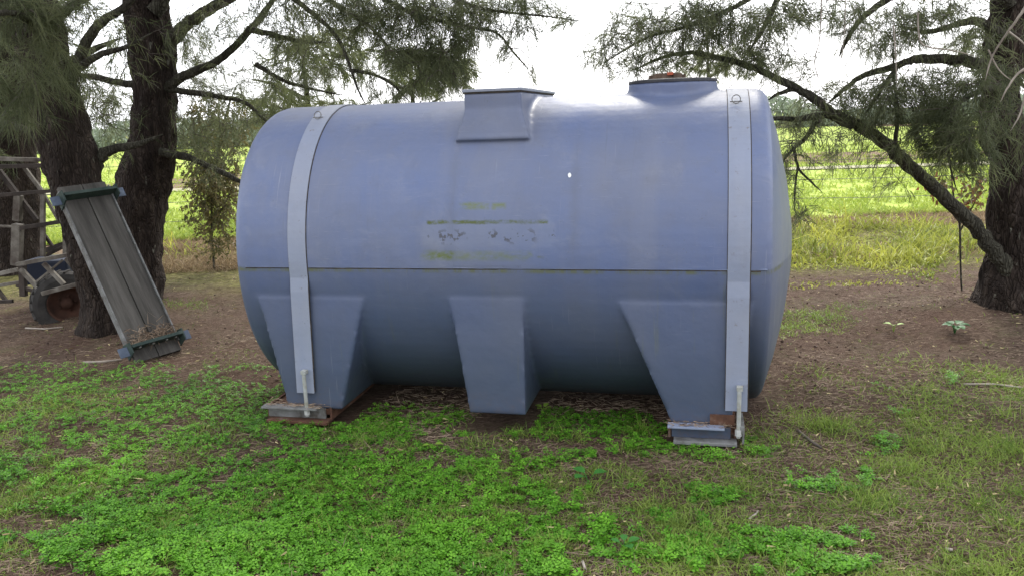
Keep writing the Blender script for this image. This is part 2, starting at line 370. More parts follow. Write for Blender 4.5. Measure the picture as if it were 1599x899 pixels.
def leg_hull(bm, L, grow=0):
    (ta0, ta1, tz), (ba0, ba1, bz) = L; g = grow; bt, bb = .736 + g, .775 + g
    add_hull(bm, [(ba0 - g, -bb, bz - g), (ba1 + g, -bb, bz - g), (ba1 + g, bb, bz - g), (ba0 - g, bb, bz - g),
                  (ta0 - g, -bt, tz + g), (ta1 + g, -bt, tz + g), (ta1 + g, bt, tz + g), (ta0 - g, bt, tz + g)])
for L in LEGS: leg_hull(bm, L)
# top box with flared skirt, and the round filler neck
add_hull(bm, [(-1.452, -.545, 1.495), (-1.048, -.545, 1.495), (-1.048, .545, 1.495), (-1.452, .545, 1.495), (-1.404, -.505, 1.648), (-1.097, -.505, 1.648), (-1.097, .505, 1.648), (-1.404, .505, 1.648)])
add_hull(bm, [(-1.404, -.503, 1.60), (-1.098, -.503, 1.60), (-1.098, .503, 1.60), (-1.404, .503, 1.60), (-1.404, -.50, 1.738), (-1.098, -.50, 1.738), (-1.098, .50, 1.738), (-1.404, .50, 1.738)])
add_cyl(bm, (-.348, .05), .248, 1.6, 1.763, 48, .244)
me = bpy.data.meshes.new('body'); bm.to_mesh(me); bm.free()
tmp = bpy.data.objects.new('tmp', me); COL.objects.link(tmp)
md = tmp.modifiers.new('r', 'REMESH'); md.mode = 'VOXEL'; md.voxel_size = .0115
md = tmp.modifiers.new('s', 'SMOOTH'); md.factor = .5; md.iterations = 3
dg = bpy.context.evaluated_depsgraph_get(); ev = tmp.evaluated_get(dg); rm = ev.to_mesh()
nv = len(rm.vertices); co = np.empty(nv * 3); rm.vertices.foreach_get('co', co); co = co.reshape(-1, 3)
no = np.empty(nv * 3); rm.vertices.foreach_get('normal', no); no = no.reshape(-1, 3)
fq = np.array([tuple(p.vertices) for p in rm.polygons if len(p.vertices) == 4]); 
ev.to_mesh_clear(); bpy.data.objects.remove(tmp)
# relative radius against the plain shell tells which faces belong to a moulded feature
fc = co[fq].mean(1); rr = (np.abs(fc[:, 1] / TW) ** 2.06 + np.abs((fc[:, 2] - ZC) / TH) ** 2.06) ** (1 / 2.06)
mid = (fc[:, 0] > A0 + .06) & (fc[:, 0] < A1 - .06) | (rr > 1.003)
region = np.zeros(len(fq), int); out = (rr > 1.006) & mid
for i, L in enumerate(LEGS):
    for sd_ in (0, 1): region[out & (fc[:, 2] < .73) & (fc[:, 0] > L[0][0] - .1) & (fc[:, 0] < L[0][1] + .1) & ((fc[:, 1] > 0) == bool(sd_))] = 10 + i * 2 + sd_
region[out & (fc[:, 2] > 1.4) & (fc[:, 0] > -1.55) & (fc[:, 0] < -.9)] = 4
region[out & (fc[:, 2] > 1.65) & (fc[:, 0] > -.7) & (fc[:, 0] < -.05)] = 5
def sub(name, reg):
    f = fq[region == reg]; u, inv = np.unique(f, return_inverse=True)
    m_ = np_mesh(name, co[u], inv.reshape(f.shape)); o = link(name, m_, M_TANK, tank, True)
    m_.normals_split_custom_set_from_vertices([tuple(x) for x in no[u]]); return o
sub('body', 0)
for i in range(6): sub('leg', 10 + i)
sub('hatch_box', 4); sub('filler_neck', 5)
def shell_pt(z, side=-1, off=0.0, e=2.06):
    q = max(0.0, 1 - abs((z - ZC) / TH) ** e) ** (1 / e); return side * (TW * q + off)
def sweep_ab(bm, a0, a1, prof_yz, thick):            # strip following a (y,z) path with thickness along the path normal
    n_ = len(prof_yz); L = []
    for i, (y, z) in enumerate(prof_yz):
        p0 = prof_yz[max(i - 1, 0)]; p1 = prof_yz[min(i + 1, n_ - 1)]; ty, tz = p1[0] - p0[0], p1[1] - p0[1]; l = math.hypot(ty, tz) or 1
        ny, nz_ = -tz / l, ty / l
        L.append([bm.verts.new((a, y + ny * t, z + nz_ * t)) for a, t in ((a0, 0), (a1, 0), (a1, thick), (a0, thick))])
    for p, q in zip(L, L[1:]):
        for k in range(4): bm.faces.new((p[k], p[(k + 1) % 4], q[(k + 1) % 4], q[k]))
    bm.faces.new(L[0][::-1]); bm.faces.new(L[-1])
def ring_path(off, zlow, legged=True):
    pts = []
    pts.append((-(.782 + off), zlow)); pts.append((-(.758 + off), .62)); pts.append((-(.752 + off), .72))
    th0 = math.asin((.80 - ZC) / TH)
    for t in np.linspace(th0, math.pi - th0, 70):
        c, s = math.cos(t), math.sin(t); k = 2 / 2.06
        pts.append((-(TW + off) * math.copysign(abs(c) ** k, c), ZC + (TH + off) * math.copysign(abs(s) ** k, s)))
    pts += [(.752 + off, .72), (.758 + off, .62), (.782 + off, zlow)]
    return pts[::-1]
# parting line of the mould: thin lip round the front, both ends and the back
lip = [(x, shell_pt(ZC, -1, .0035)) for x in np.linspace(A0 + .04, A1 - .06, 60)]
bm = bmesh.new()
for (x0, x1) in ((A0 + .07, -1.19), (-1.19, -.97), (-.97, A1 - .02)):
    t = .0016 if x1 != -.97 else .0006
    xs = np.linspace(x0, x1, 30); prev = None
    for x in xs:
        w = .0022 * vn(x, 0, 0, 9); dz = .0016 * vn(x, 3, 0, 5)
        y = -(TW - .004)
        q = [bm.verts.new((x, yy, ZC + zz + dz)) for yy, zz in ((y, .008), (y - t - .003 + w, .001), (y - t - .003 + w, -.002), (y, -.002))]
        if prev:
            for k in range(4): bm.faces.new((prev[k], prev[(k + 1) % 4], q[(k + 1) % 4], q[k]))
        prev = q
bm_obj('mould_seam', bm, M_TANK, tank, True)
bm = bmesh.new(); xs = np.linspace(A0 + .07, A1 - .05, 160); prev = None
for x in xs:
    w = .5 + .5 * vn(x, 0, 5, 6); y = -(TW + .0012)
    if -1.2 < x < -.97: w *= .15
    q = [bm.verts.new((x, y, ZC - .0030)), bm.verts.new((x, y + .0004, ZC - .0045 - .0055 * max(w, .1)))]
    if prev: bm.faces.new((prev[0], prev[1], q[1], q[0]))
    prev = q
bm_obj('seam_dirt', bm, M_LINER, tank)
# round dent / swelling at the right end of the seam
# straps
def strap(ac, tail_z):
    bm = bmesh.new(); sweep_ab(bm, ac - .052, ac + .052, ring_path(.006, tail_z), .006)
    s = bm_obj('hold_down_strap', bm, M_STRAP, tank)
    bm = bmesh.new(); sweep_ab(bm, ac - .055, ac + .0565, ring_path(.0015, tail_z + .01), .0042); bm_obj('strap_liner', bm, M_LINER, s)
    bm = bmesh.new(); t = ac + .012                     # threaded rod with hooked head
    add_tube(bm, [(t, -.812, .285), (t, -.812, .03)], .0105, 10); add_box(bm, t - .013, t + .016, -.822, -.79, .272, .292)
    bm_obj('eye_bolt', bm, M_ROD, s, False)
    bm = bmesh.new(); add_cyl(bm, (t, -.812), .017, .040, .071, 6); bm_obj('nut', bm, M_ZINC, s)
    bm = bmesh.new(); yt, zt = -.335, shell_top(.335) + .012
    cpt = Vector((ac - .012, yt, zt + .018)); ringp = [cpt + Vector((.021 * math.cos(q), .006 * math.sin(q), .021 * math.sin(q))) for q in np.linspace(0, 2 * math.pi, 15)]
    add_tube(bm, ringp, .0026, 6); add_tube(bm, [cpt + Vector((-.03, .0, -.012)), cpt + Vector((.03, 0, -.012))], .003, 6)
    bm_obj('lifting_ring', bm, M_STEEL, s, True)
    return s
def shell_top(y): return ZC + TH * (1 - (abs(y) / TW) ** 2.06) ** (1 / 2.06)
strap(-2.308, .155); strap(-.005, .158)
# box lid
bm = bmesh.new(); add_box(bm, -1.410, -1.091, -.508, .51, 1.741, 1.756); bm_obj('hatch_lid', bm, M_STRAP, tank, False, .003)
bm = bmesh.new(); add_box(bm, -1.405, -1.096, -.504, .505, 1.733, 1.7425); bm_obj('lid_gasket', bm, M_LINER, tank)
# screw lid with knob
bm = bmesh.new(); add_cyl(bm, (-.348, .05), .245, 1.762, 1.776, 48, .242); add_cyl(bm, (-.348, .05), .215, 1.776, 1.782, 48, .205)
lid = bm_obj('screw_lid', bm, M_BLACK, tank)
bm = bmesh.new(); add_cyl(bm, (-.375, 0), .085, 1.782, 1.812, 20, .078)
for q in range(6):
    a = q * math.pi / 3; add_bar(bm, (-.375, 0, 1.797), (-.375 + .1 * math.cos(a), .1 * math.sin(a), 1.795), .02, .02)
bm_obj('lid_knob', bm, three('brown_knob', [(.3, (.07, .05, .04)), (.7, (.16, .11, .08))], 12), lid)
bm = bmesh.new(); add_box(bm, -.372, -.340, -.088, -.05, 1.800, 1.8155); o_ = bm_obj('orange_tab', bm, mat('orange_plastic', (.42, .10, .05), .7)[0], lid)
# white sticker
bm = bmesh.new(); c = (-.831, 1.311); pts = []
for q in range(9):
    a = q * 2 * math.pi / 9; r = .0105 * (1 + .3 * vn(q, 1.3)); x, z = c[0] + r * math.cos(a) * .8, c[1] + r * math.sin(a) * 1.2
    pts.append(bm.verts.new((x, shell_pt(z, -1, .002), z)))
bm.faces.new(pts); r_ = bmesh.ops.extrude_face_region(bm, geom=bm.faces[:]); bmesh.ops.translate(bm, vec=(0, -.001, 0), verts=[v for v in r_['geom'] if isinstance(v, bmesh.types.BMVert)])
bm_obj('paint_chip', bm, mat('white_chip', (.8, .8, .78), .5)[0], tank)
# cradles of channel steel under both ends
def cradle(a0, a1, rusty, right):
    c = empty('steel_cradle'); c.parent = tank
    c['label'] = 'rusty steel cradle with bolted flange' if rusty else 'blue-grey steel cradle with angle end'
    m1 = M_STEEL if rusty else M_STRAP
    for s_ in (-1, 1):
        Y_ = lambda p, q: (min(s_ * p, s_ * q), max(s_ * p, s_ * q))
        bm = bmesh.new(); add_box(bm, a0, a1 - .06, *Y_(.775, .840), .072, .082); bm_obj('top_flange', bm, m1, c, False, .002)
        bm = bmesh.new(); add_box(bm, a0 + .02, a1 - .03, *Y_(.785, .795), .013, .071); bm_obj('web', bm, M_STEEL if rusty else M_TANK, c)
        bm = bmesh.new(); add_box(bm, a0 + .03, a1, *Y_(.775, .85), -.006, .011); bm_obj('base_plate', bm, M_RUST if rusty else M_STEEL, c, False, .003)
    bm = bmesh.new()
    for aa in (a0 + .002, a1 - .014): add_box(bm, aa, aa + .012, -.774, .774, .0, .071)
    add_box(bm, a0 + .016, a1 - .016, -.77, .77, .030, .062)
    bm_obj('channel', bm, M_RUST, c)
    rg = np.random.default_rng(5 + right)                          # dead needles lying on the channel
    n_ = 260; o = np.stack([rg.uniform(a0 + .02, a1 - .02, n_), rg.uniform(-.83, -.70, n_), rg.uniform(.083, .092, n_)], -1)
    m_ = ribbons(o, norm(np.stack([rg.normal(0, 1, n_), rg.normal(0, .5, n_), rg.normal(0, .12, n_)], -1)), rg.uniform(.02, .06, n_), .003, 0, rg)
    kind(link('needle_debris', m_, M_LITTER, c), 'stuff')
    if right:
        bm = bmesh.new(); add_box(bm, a1 + .005, a1 + .035, -.82, -.62, .05, .09); add_box(bm, a1 + .025, a1 + .035, -.82, -.62, .0, .049); bm_obj('end_angle', bm, M_STEEL, c, False, .002)
        bm = bmesh.new(); add_box(bm, a1 - .13, a1 - .012, -.79, -.78, .083, .135); bm_obj('rusty_tab', bm, M_RUST, c)
def norm(v): return v / np.maximum(np.linalg.norm(v, axis=-1, keepdims=True), 1e-9)
def ribbons(o, d, L, w, droop, rg, tint=None, name='blades'):
    """thin bent blades: quad + tip triangle each, as 3 triangles"""
    n_ = len(o); L = np.broadcast_to(np.asarray(L, float), (n_,))[:, None]; w = np.broadcast_to(np.asarray(w, float), (n_,))[:, None]
    s = norm(np.cross(d, rg.normal(0, 1, (n_, 3)))) * w / 2
    g_ = np.zeros((n_, 3)); g_[:, 2] = -1; dr = np.broadcast_to(np.asarray(droop, float), (n_,))[:, None]
    m1 = o + norm(d + g_ * dr * .5) * L * .5; t1 = m1 + norm(d + g_ * dr * 1.6) * L * .5
    v = np.stack([o - s, o + s, m1 - s * .9, m1 + s * .9, t1], 1).reshape(-1, 3); b_ = np.arange(n_)[:, None] * 5
    f = np.stack([b_ + [0, 1, 3], b_ + [0, 3, 2], b_ + [2, 3, 4]], 1).reshape(-1, 3)
    ti = np.repeat(rg.random(n_) if tint is None else tint, 3)
    return np_mesh(name, v, f, ti)
cradle(-2.56, -2.165, True, False); cradle(-.335, .0, False, True)

# ------------------------------------------------------------------ trees
def smooth_path(pts, n=None):
    """Catmull-Rom through (Vector, radius)"""
    out = []; P_ = [pts[0]] + pts + [pts[-1]]
    for i in range(1, len(P_) - 2):
        a, b, c, d = [np.array((*q[0], q[1])) for q in P_[i - 1:i + 3]]
        k = n or 6
        for j in range(k):
            t = j / k; out.append(.5 * ((2 * b) + (-a + c) * t + (2 * a - 5 * b + 4 * c - d) * t * t + (-a + 3 * b - 3 * c + d) * t ** 3))
    out.append(np.array((*pts[-1][0], pts[-1][1]))); return np.array(out)
def trunk_mesh(path, seg=40, rough=.06, flare=0):
    n_ = len(path); V = []
    for i in range(n_):
        p = path[i, :3]; r = path[i, 3]; t = path[min(i + 1, n_ - 1), :3] - path[max(i - 1, 0), :3]; t = t / np.linalg.norm(t)
        s = np.cross(t, (0, 1, .02)); s /= np.linalg.norm(s); u = np.cross(s, t)
        for k in range(seg):
            a = 2 * math.pi * k / seg; d = s * math.cos(a) + u * math.sin(a); q = p + d * r
            nn = mnoise.fractal(Vector((q[0] * 7, q[1] * 7, q[2] * 2.6)), .9, 2.2, 4) * rough * 1.1 + abs(mnoise.noise(Vector((q[0] * 22, q[1] * 22, q[2] * 7)))) * rough * .9
            fl = flare * max(0, 1 - i / (n_ * .28)) ** 2 * (.6 + .8 * math.cos(a * 5 + 1.3) * .5 + .3 * math.cos(a * 3))
            V.append(p + d * (r * (1 + fl) + nn * min(1, r / .1) * .6))
    V = np.array(V); F = []
    for i in range(n_ - 1):
        b = i * seg
        for k in range(seg): F.append((b + k, b + (k + 1) % seg, b + seg + (k + 1) % seg, b + seg + k))
    return np_mesh('trunk', V, F)
def pl(Y, *pts):        # list of (px, py, radius_px[, Y]) -> [(Vector, radius)]
    out = []
    for q in pts:
        y = q[3] if len(q) > 3 else Y; out.append((P(q[0], q[1], y), px2m(q[2], y)))
    return out
class Net:               # limbs + twigs of one tree; twigs grow towards the foliage
    def __init__(s, root, seed): s.root = root; s.nodes = []; s.rg = np.random.default_rng(seed); s.tw = []; s.needles = []
    def limb(s, pts, name='limb', seg=12, mt=None, nodes=True):
        path = smooth_path(pts, 5); nn_ = len(path); path[:, 3] *= np.linspace(1, .82, nn_); path[-3:, 3] *= (.8, .5, .2)
        jit = s.rg.normal(0, 1, (len(path), 3)) * path[:, 3:4] * .12; jit[0] = 0; path[:, :3] += jit
        me = trunk_mesh(path, seg, .02); o = link(name, me, mt or M_LIMB, s.root, True)
        if nodes: s.nodes += [tuple(p[:3]) for p in path[1:]]
        return o
    def foliage(s, blobs, per=26, L=(.06, .15), w=.0036, depth=.45, thin=.62):
        rg = s.rg; T = []; per = int(per * .62) if thin < 1 else per
        for (px, py, Y, rx, ry, n_) in blobs:
            c = np.array(P(px, py, Y)); 
            n_ = max(3, int(n_ * thin)); q = norm(rg.normal(0, 1, (n_, 3))) * rg.random((n_, 1)) ** .45
            T.append(c + q * np.array([px2m(rx, Y), depth, px2m(ry, Y)]))
        s.grow(np.concatenate(T), per, L, w)
    def crown(s, c, r, n_, per=18, L=(.2, .38), w=.010):
        rg = s.rg; q = norm(rg.normal(0, 1, (n_, 3))) * rg.random((n_, 1)) ** .4
        k = nz2(q[:, 0] * 3 + q[:, 2] * 2, q[:, 1] * 3 - q[:, 2], 2.0) > .3
        s.grow((np.array(c) + q * np.array(r))[k], per, L, w)
    def grow(s, T, per, L, w):
        rg = s.rg; nodes = np.array(s.nodes); d0 = np.array([np.min(((nodes - t) ** 2).sum(1)) for t in T]); T = T[np.argsort(d0)]
        cap = len(nodes) + 4 * len(T); A = np.zeros((cap, 3)); A[:len(nodes)] = nodes; m = len(nodes); base = []; dirs = []
        for t in T:
            dd = A[:m] - t; j = int(np.argmin((dd ** 2).sum(1) + .35 * np.clip(-dd[:, 2], 0, None))); a = A[j].copy(); v = t - a; l = np.linalg.norm(v)
            side = rg.normal(0, 1, 3) * l * .10; side[2] += l * .12
            p1, p2 = a + v * .36 + side, a + v * .72 + side * .8
            s.tw.append((a, p1, p2, t, .0028 + .0050 * min(l, 1)))
            for q in (p1, p2, t): A[m] = q; m += 1
            dirs.append(norm(t - p2)); base.append(t)
            if l > .22: base += [p1, p2]; dirs += [norm(p2 - p1), norm(t - p2)]
        s.nodes = [tuple(x) for x in A[:m]]
        base = np.array(base); dirs = np.array(dirs); n_ = len(base)
        dirs = norm(dirs * .9 + rg.normal(0, .32, (n_, 3)) + np.array([0, 0, -.18]))
        o = np.repeat(base, per, 0) + np.repeat(dirs, per, 0) * rg.uniform(-.13, .08, (n_ * per, 1)) + rg.normal(0, .008, (n_ * per, 3))
        d = norm(np.repeat(dirs, per, 0) + rg.normal(0, .42, (n_ * per, 3)))
        tint = np.clip(np.repeat(rg.random(n_) ** 1.4, per) * .85 + rg.random(n_ * per) * .25, 0, 1)
        s.needles.append((o, d, rg.uniform(*L, n_ * per), np.full(n_ * per, w), rg.uniform(.0, .55, n_ * per), tint))
    def finish(s, mt=None, name='needles'):
        if s.tw:
            n_ = len(s.tw); A = np.array([np.array(t[:4]) for t in s.tw]); R = np.array([t[4] for t in s.tw])
            ax = norm(A[:, 3] - A[:, 0]); s1 = norm(np.cross(ax, np.array([.1, 1, .2]))); s2 = np.cross(ax, s1); V = []
            for i, sc in enumerate((1, .85, .6, .3)):
                for k in range(3):
                    a = 2.094 * k; V.append(A[:, i] + (s1 * math.cos(a) + s2 * math.sin(a)) * (R * sc)[:, None])
            V = np.stack(V, 1).reshape(-1, 3); b = np.arange(n_)[:, None] * 12
            F = np.stack([b + [i * 3 + k, i * 3 + (k + 1) % 3, i * 3 + 3 + (k + 1) % 3, i * 3 + 3 + k] for i in range(3) for k in range(3)], 1).reshape(-1, 4)
            kind(link('twigs', np_mesh('twigs', V, F), M_TWIG, s.root), 'stuff')
        if s.needles:
            o, d, L, w, dr, ti = [np.concatenate([x[i] for x in s.needles]) for i in range(6)]
            kind(link(name, ribbons(o, d, L, w, dr, s.rg, ti), mt or M_NEEDLE, s.root), 'stuff')
def tree(label, seed):
    r = empty('casuarina_tree'); tag(r, label, 'tree', 'casuarina trees round the tank'); return Net(r, seed)
def trunk(net, pts, seg=44, rough=.06, flare=.0):
    path = smooth_path(pts, 9); link('trunk', trunk_mesh(path, seg, rough, flare), M_BARK, net.root, True); net.nodes += [tuple(p[:3]) for p in path[len(path) // 2:]]

# second tree from the left, leaning left behind the leaning panel
t2 = tree('left leaning dark casuarina tree, the panel rests against its trunk', 21)
trunk(t2, pl(6.45, (172, 548, 60), (171, 520, 44), (167, 460, 36), (143, 380, 34), (121, 300, 35), (101, 220, 34), (84, 150, 33), (66, 70, 33), (50, 0, 30), (35, -110, 27), (30, -260, 24), (40, -460, 18), (60, -700, 8)), flare=.25)
t2.limb(pl(6.4, (104, 140, 10), (120, 104, 8.5), (138, 60, 8), (165, 30, 7), (198, 8, 6), (240, -40, 5), (300, -90, 3)))
t2.limb(pl(6.3, (112, 120, 7), (128, 104, 6), (160, 84, 5), (200, 73, 4), (240, 50, 2)))
t2.limb(pl(6.5, (140, 290, 11), (150, 262, 10), (160, 243, 9), (184, 231, 7.5), (215, 226, 5), (255, 210, 3)))
t2.limb(pl(6.4, (92, 245, 8), (60, 217, 7), (40, 203, 6.5), (0, 193, 6), (-60, 190, 4)))
t2.limb(pl(6.2, (80, 120, 8), (60, 60, 7, 5.9), (40, 30, 6, 5.5), (10, 20, 5, 5.2), (-50, 30, 3, 5.0)))
t2.limb(pl(6.2, (64, 50, 9), (110, 10, 7, 5.9), (170, -20, 6, 5.7), (230, -40, 4, 5.5)))
t2.foliage([(45, 35, 5.5, 55, 42, 110), (80, 115, 5.6, 36, 42, 70), (15, 140, 5.5, 40, 50, 66), (10, 10, 5.4, 50, 30, 40), (115, 5, 5.7, 50, 20, 30), (35, 180, 5.6, 30, 20, 18)], 40, (.10, .21), .0032, .35, .58)
t2.foliage([(200, 100, 6.6, 40, 50, 16), (170, 190, 6.8, 40, 40, 30), (240, 60, 6.2, 40, 40, 20), (180, 240, 6.8, 40, 14, 18)], 22)
t2.crown((-3.4, 6.0, 4.6), (2.2, 2.6, 1.5), 420, 16)
t2.finish()
# third tree, the straighter trunk
t3 = tree('tall straight-trunked dark casuarina tree behind the leaning panel, left of the tank', 22)
trunk(t3, pl(7.45, (190, 520, 72), (195, 488, 56), (203, 430, 43), (212, 360, 38), (222, 300, 37), (233, 250, 34), (240, 200, 31), (241, 150, 30), (239, 100, 29.5), (232, 40, 29), (228, -10, 28), (230, -120, 25), (240, -300, 22), (255, -520, 16), (270, -760, 7)), flare=.25)
t3.limb(pl(7.4, (250, 85, 13), (280, 50, 10.5), (310, 26, 9), (345, 6, 8), (400, -22, 7), (470, -40, 5, 6.9), (560, -50, 3, 6.5)))
t3.limb(pl(7.4, (255, 140, 9), (285, 120, 7), (330, 100, 6.5), (362, 78, 6), (385, 52, 5.5), (405, 30, 5), (425, 2, 4.5), (450, -40, 4)))
t3.limb(pl(7.4, (262, 140, 5), (300, 145, 4.5), (345, 152, 4), (385, 162, 3.5), (410, 185, 2.5), (430, 200, 1.5)))
t3.limb(pl(7.4, (215, 134, 6), (180, 128, 5), (150, 121, 5), (112, 118, 4)))
t3.limb(pl(7.3, (250, 238, 7), (290, 246, 5.5), (330, 262, 5), (376, 284, 4), (400, 300, 2)))
t3.limb(pl(7.3, (240, 20, 12), (300, -60, 9), (400, -40, 7, 6.9), (480, 15, 4, 6.5), (526, 58, 3.2, 6.3), (546, 104, 2.6, 6.2), (558, 138, 2, 6.2), (572, 166, 1.2, 6.2)))
t3.limb(pl(6.3, (546, 110, 3), (580, 116, 2.6), (612, 132, 2.2), (642, 162, 1.4)), seg=8)
t3.limb(pl(6.8, (480, -30, 6), (530, 12, 3.6, 6.4), (575, 40, 3, 6.2), (600, 66, 2.4, 6.1), (620, 92, 2, 6.1), (655, 100, 2, 6.1)), seg=8)
t3.limb(pl(7.3, (238, -30, 12), (340, -120, 10), (470, -90, 8, 6.8), (570, -20, 4.5, 6.3), (640, 20, 3.6, 6.1), (726, 41, 2.8, 6.0), (775, 52, 2, 6.0), (800, 80, 1.8, 6.0), (828, 112, 1.2, 6.0)), seg=10)
t3.limb(pl(6.6, (540, -70, 6), (640, -30, 4, 6.2), (730, 7, 2.8, 6.0), (775, 18, 2.2, 6.0), (812, 22, 1.8, 6.0), (870, 28, 1.2, 6.0), (910, 35, 1.2, 6.0)), seg=10)
t3.limb(pl(6.9, (385, 45, 5), (430, 56, 4), (470, 65, 3.2), (516, 67, 2)), seg=8)
t3.limb(pl(6.9, (400, 100, 4), (440, 125, 3), (490, 140, 2.2), (540, 150, 1.4)), seg=8)
t3.foliage([(450, 20, 6.7, 60, 30, 90), (530, 20, 6.4, 60, 30, 130), (600, 25, 6.2, 60, 35, 150), (670, 20, 6.1, 55, 30, 130), (740, 15, 6.0, 55, 24, 100), (820, 10, 6.0, 50, 18, 60), (880, 30, 6.0, 28, 10, 16),
            (620, 85, 6.1, 45, 35, 80), (680, 75, 6.1, 55, 40, 120), (700, 115, 6.1, 45, 32, 80), (735, 60, 6.0, 40, 25, 60), (660, 135, 6.1, 35, 20, 30), (790, 95, 6.0, 14, 25, 12), (810, 48, 6.0, 45, 12, 28), (830, 110, 6.0, 14, 16, 7),
            (340, 35, 7.2, 60, 35, 60), (430, 75, 7.0, 40, 30, 36), (480, 100, 6.8, 40, 40, 40), (560, 60, 6.4, 30, 30, 30), (575, 130, 6.3, 26, 28, 22), (620, 150, 6.2, 26, 14, 18), (480, 60, 6.8, 50, 30, 36), (450, 130, 7.0, 50, 30, 40), (520, 110, 6.6, 40, 40, 30)], 30, w=.0034, thin=.99)
t3.foliage([(290, 60, 8.2, 40, 50, 50), (320, 140, 8.3, 60, 50, 80), (360, 210, 8.2, 50, 40, 60), (290, 210, 8.3, 40, 30, 40), (170, 170, 8.2, 40, 50, 60), (300, 90, 7.6, 45, 50, 46), (330, 180, 7.6, 60, 50, 60), (300, 225, 7.6, 40, 25, 34), (380, 130, 7.4, 50, 50, 50), (410, 180, 7.4, 30, 30, 24), (340, 260, 7.4, 40, 30, 26)], 28, thin=.99)
t3.crown((-2.6, 7.4, 5.2), (2.6, 2.2, 1.8), 420, 16); t3.crown((-.4, 5.4, 4.5), (2.4, 2.6, .9), 620, 18)
t3.finish()
# far left trunk
t1 = tree('shadowed casuarina trunk at the far left edge, behind the lattice frame', 23)
trunk(t1, pl(9.6, (22, 446, 58), (22, 420, 42), (22, 340, 36), (18, 250, 34), (12, 160, 32), (5, 60, 30), (-5, -60, 27), (-10, -250, 20), (0, -460, 9)), 30)
t1.limb(pl(9.5, (22, 200, 12), (60, 140, 9), (120, 90, 6), (190, 60, 4))); t1.limb(pl(9.5, (15, 150, 10), (-40, 100, 8), (-120, 60, 5)))
t1.foliage([(60, 110, 9.4, 90, 80, 130), (150, 150, 9.4, 60, 60, 70), (20, 220, 9.5, 40, 50, 24), (190, 60, 9.2, 50, 60, 60), (-60, 60, 9, 80, 80, 60)], 24, (.12, .26), .006, .8)
t1.crown((-6, 9.8, 5.4), (2.6, 2.4, 1.8), 300, 16); t1.finish()
# right tree
tr = tree('thick right-hand casuarina tree with a long low limb reaching left over the tank', 24)
trunk(tr, pl(5.95, (1582, 560, 105), (1582, 520, 80), (1584, 480, 60), (1584, 430, 46), (1582, 390, 38), (1580, 330, 31), (1582, 270, 29), (1570, 225, 27), (1562, 170, 25), (1566, 100, 25), (1574, 40, 25), (1580, -20, 24), (1590, -150, 21), (1600, -350, 17), (1600, -560, 9)), 56, .06, .3)
tr.limb(pl(5.85, (1586, 440, 15), (1562, 405, 13), (1535, 370, 11.5), (1508, 338, 11), (1470, 303, 10.5), (1420, 258, 10.5), (1372, 216, 10), (1335, 195, 9, 5.8), (1300, 176, 7.5, 5.7), (1262, 148, 7, 5.7), (1217, 125, 6, 5.7), (1170, 104, 5.5, 5.7), (1123, 91, 4.6, 5.75), (1080, 83, 4, 5.8), (1035, 90, 3, 5.8), (990, 110, 2, 5.8)), seg=18)
tr.limb(pl(5.75, (1330, 196, 7), (1290, 180, 6), (1250, 186, 4.6), (1207, 185, 3.5), (1170, 180, 2)), seg=10)
tr.limb(pl(5.75, (1276, 184, 4), (1262, 212, 3.4), (1240, 232, 3), (1224, 250, 2.2), (1215, 275, 1.4)), seg=8)
tr.limb(pl(5.75, (1240, 232, 2.6), (1246, 262, 2.2), (1262, 280, 1.8), (1285, 302, 1.2)), seg=6)
tr.limb(pl(5.75, (1246, 258, 2), (1242, 290, 1.6), (1240, 330, 1.2)), seg=6)
tr.limb(pl(5.7, (1262, 150, 5), (1240, 140, 4), (1215, 147, 3), (1198, 158, 2)), seg=8)
tr.limb(pl(5.85, (1562, 112, 11), (1520, 98, 9), (1475, 93, 8), (1432, 92, 7), (1400, 104, 6), (1350, 118, 5), (1318, 140, 3.6), (1290, 165, 2.4)), seg=12)
tr.limb(pl(5.85, (1575, 60, 9), (1530, 35, 7), (1495, 38, 5), (1450, 50, 4), (1400, 40, 3)), seg=10)
tr.limb(pl(5.85, (1578, 10, 9), (1530, -30, 8), (1450, -30, 7), (1370, 10, 5.5), (1330, 50, 4), (1310, 90, 2.5)), seg=10)
tr.limb(pl(5.85, (1582, -80, 14), (1480, -150, 12), (1350, -110, 10, 5.6), (1230, -40, 6, 5.5), (1150, 10, 3.6, 5.5), (1080, 40, 2.6, 5.6), (1010, 60, 2, 5.6), (940, 100, 1.8, 5.6)), seg=12)
tr.limb(pl(5.6, (1230, -40, 6), (1200, 30, 4, 5.5), (1170, 80, 3, 5.5)), seg=8)
tr.limb(pl(5.7, (1400, 105, 4), (1370, 150, 3), (1345, 190, 2)), seg=8)
tr.limb(pl(5.6, (1400, 250, 4), (1398, 215, 3.4), (1402, 180, 3), (1396, 120, 2), (1394, 60, 1.4)), seg=8)
tr.limb(pl(5.85, (1568, 135, 7), (1535, 140, 5, 5.5), (1500, 160, 4, 5.3), (1480, 200, 3, 5.2), (1484, 260, 2, 5.2), (1495, 300, 1.4, 5.2)), seg=8)
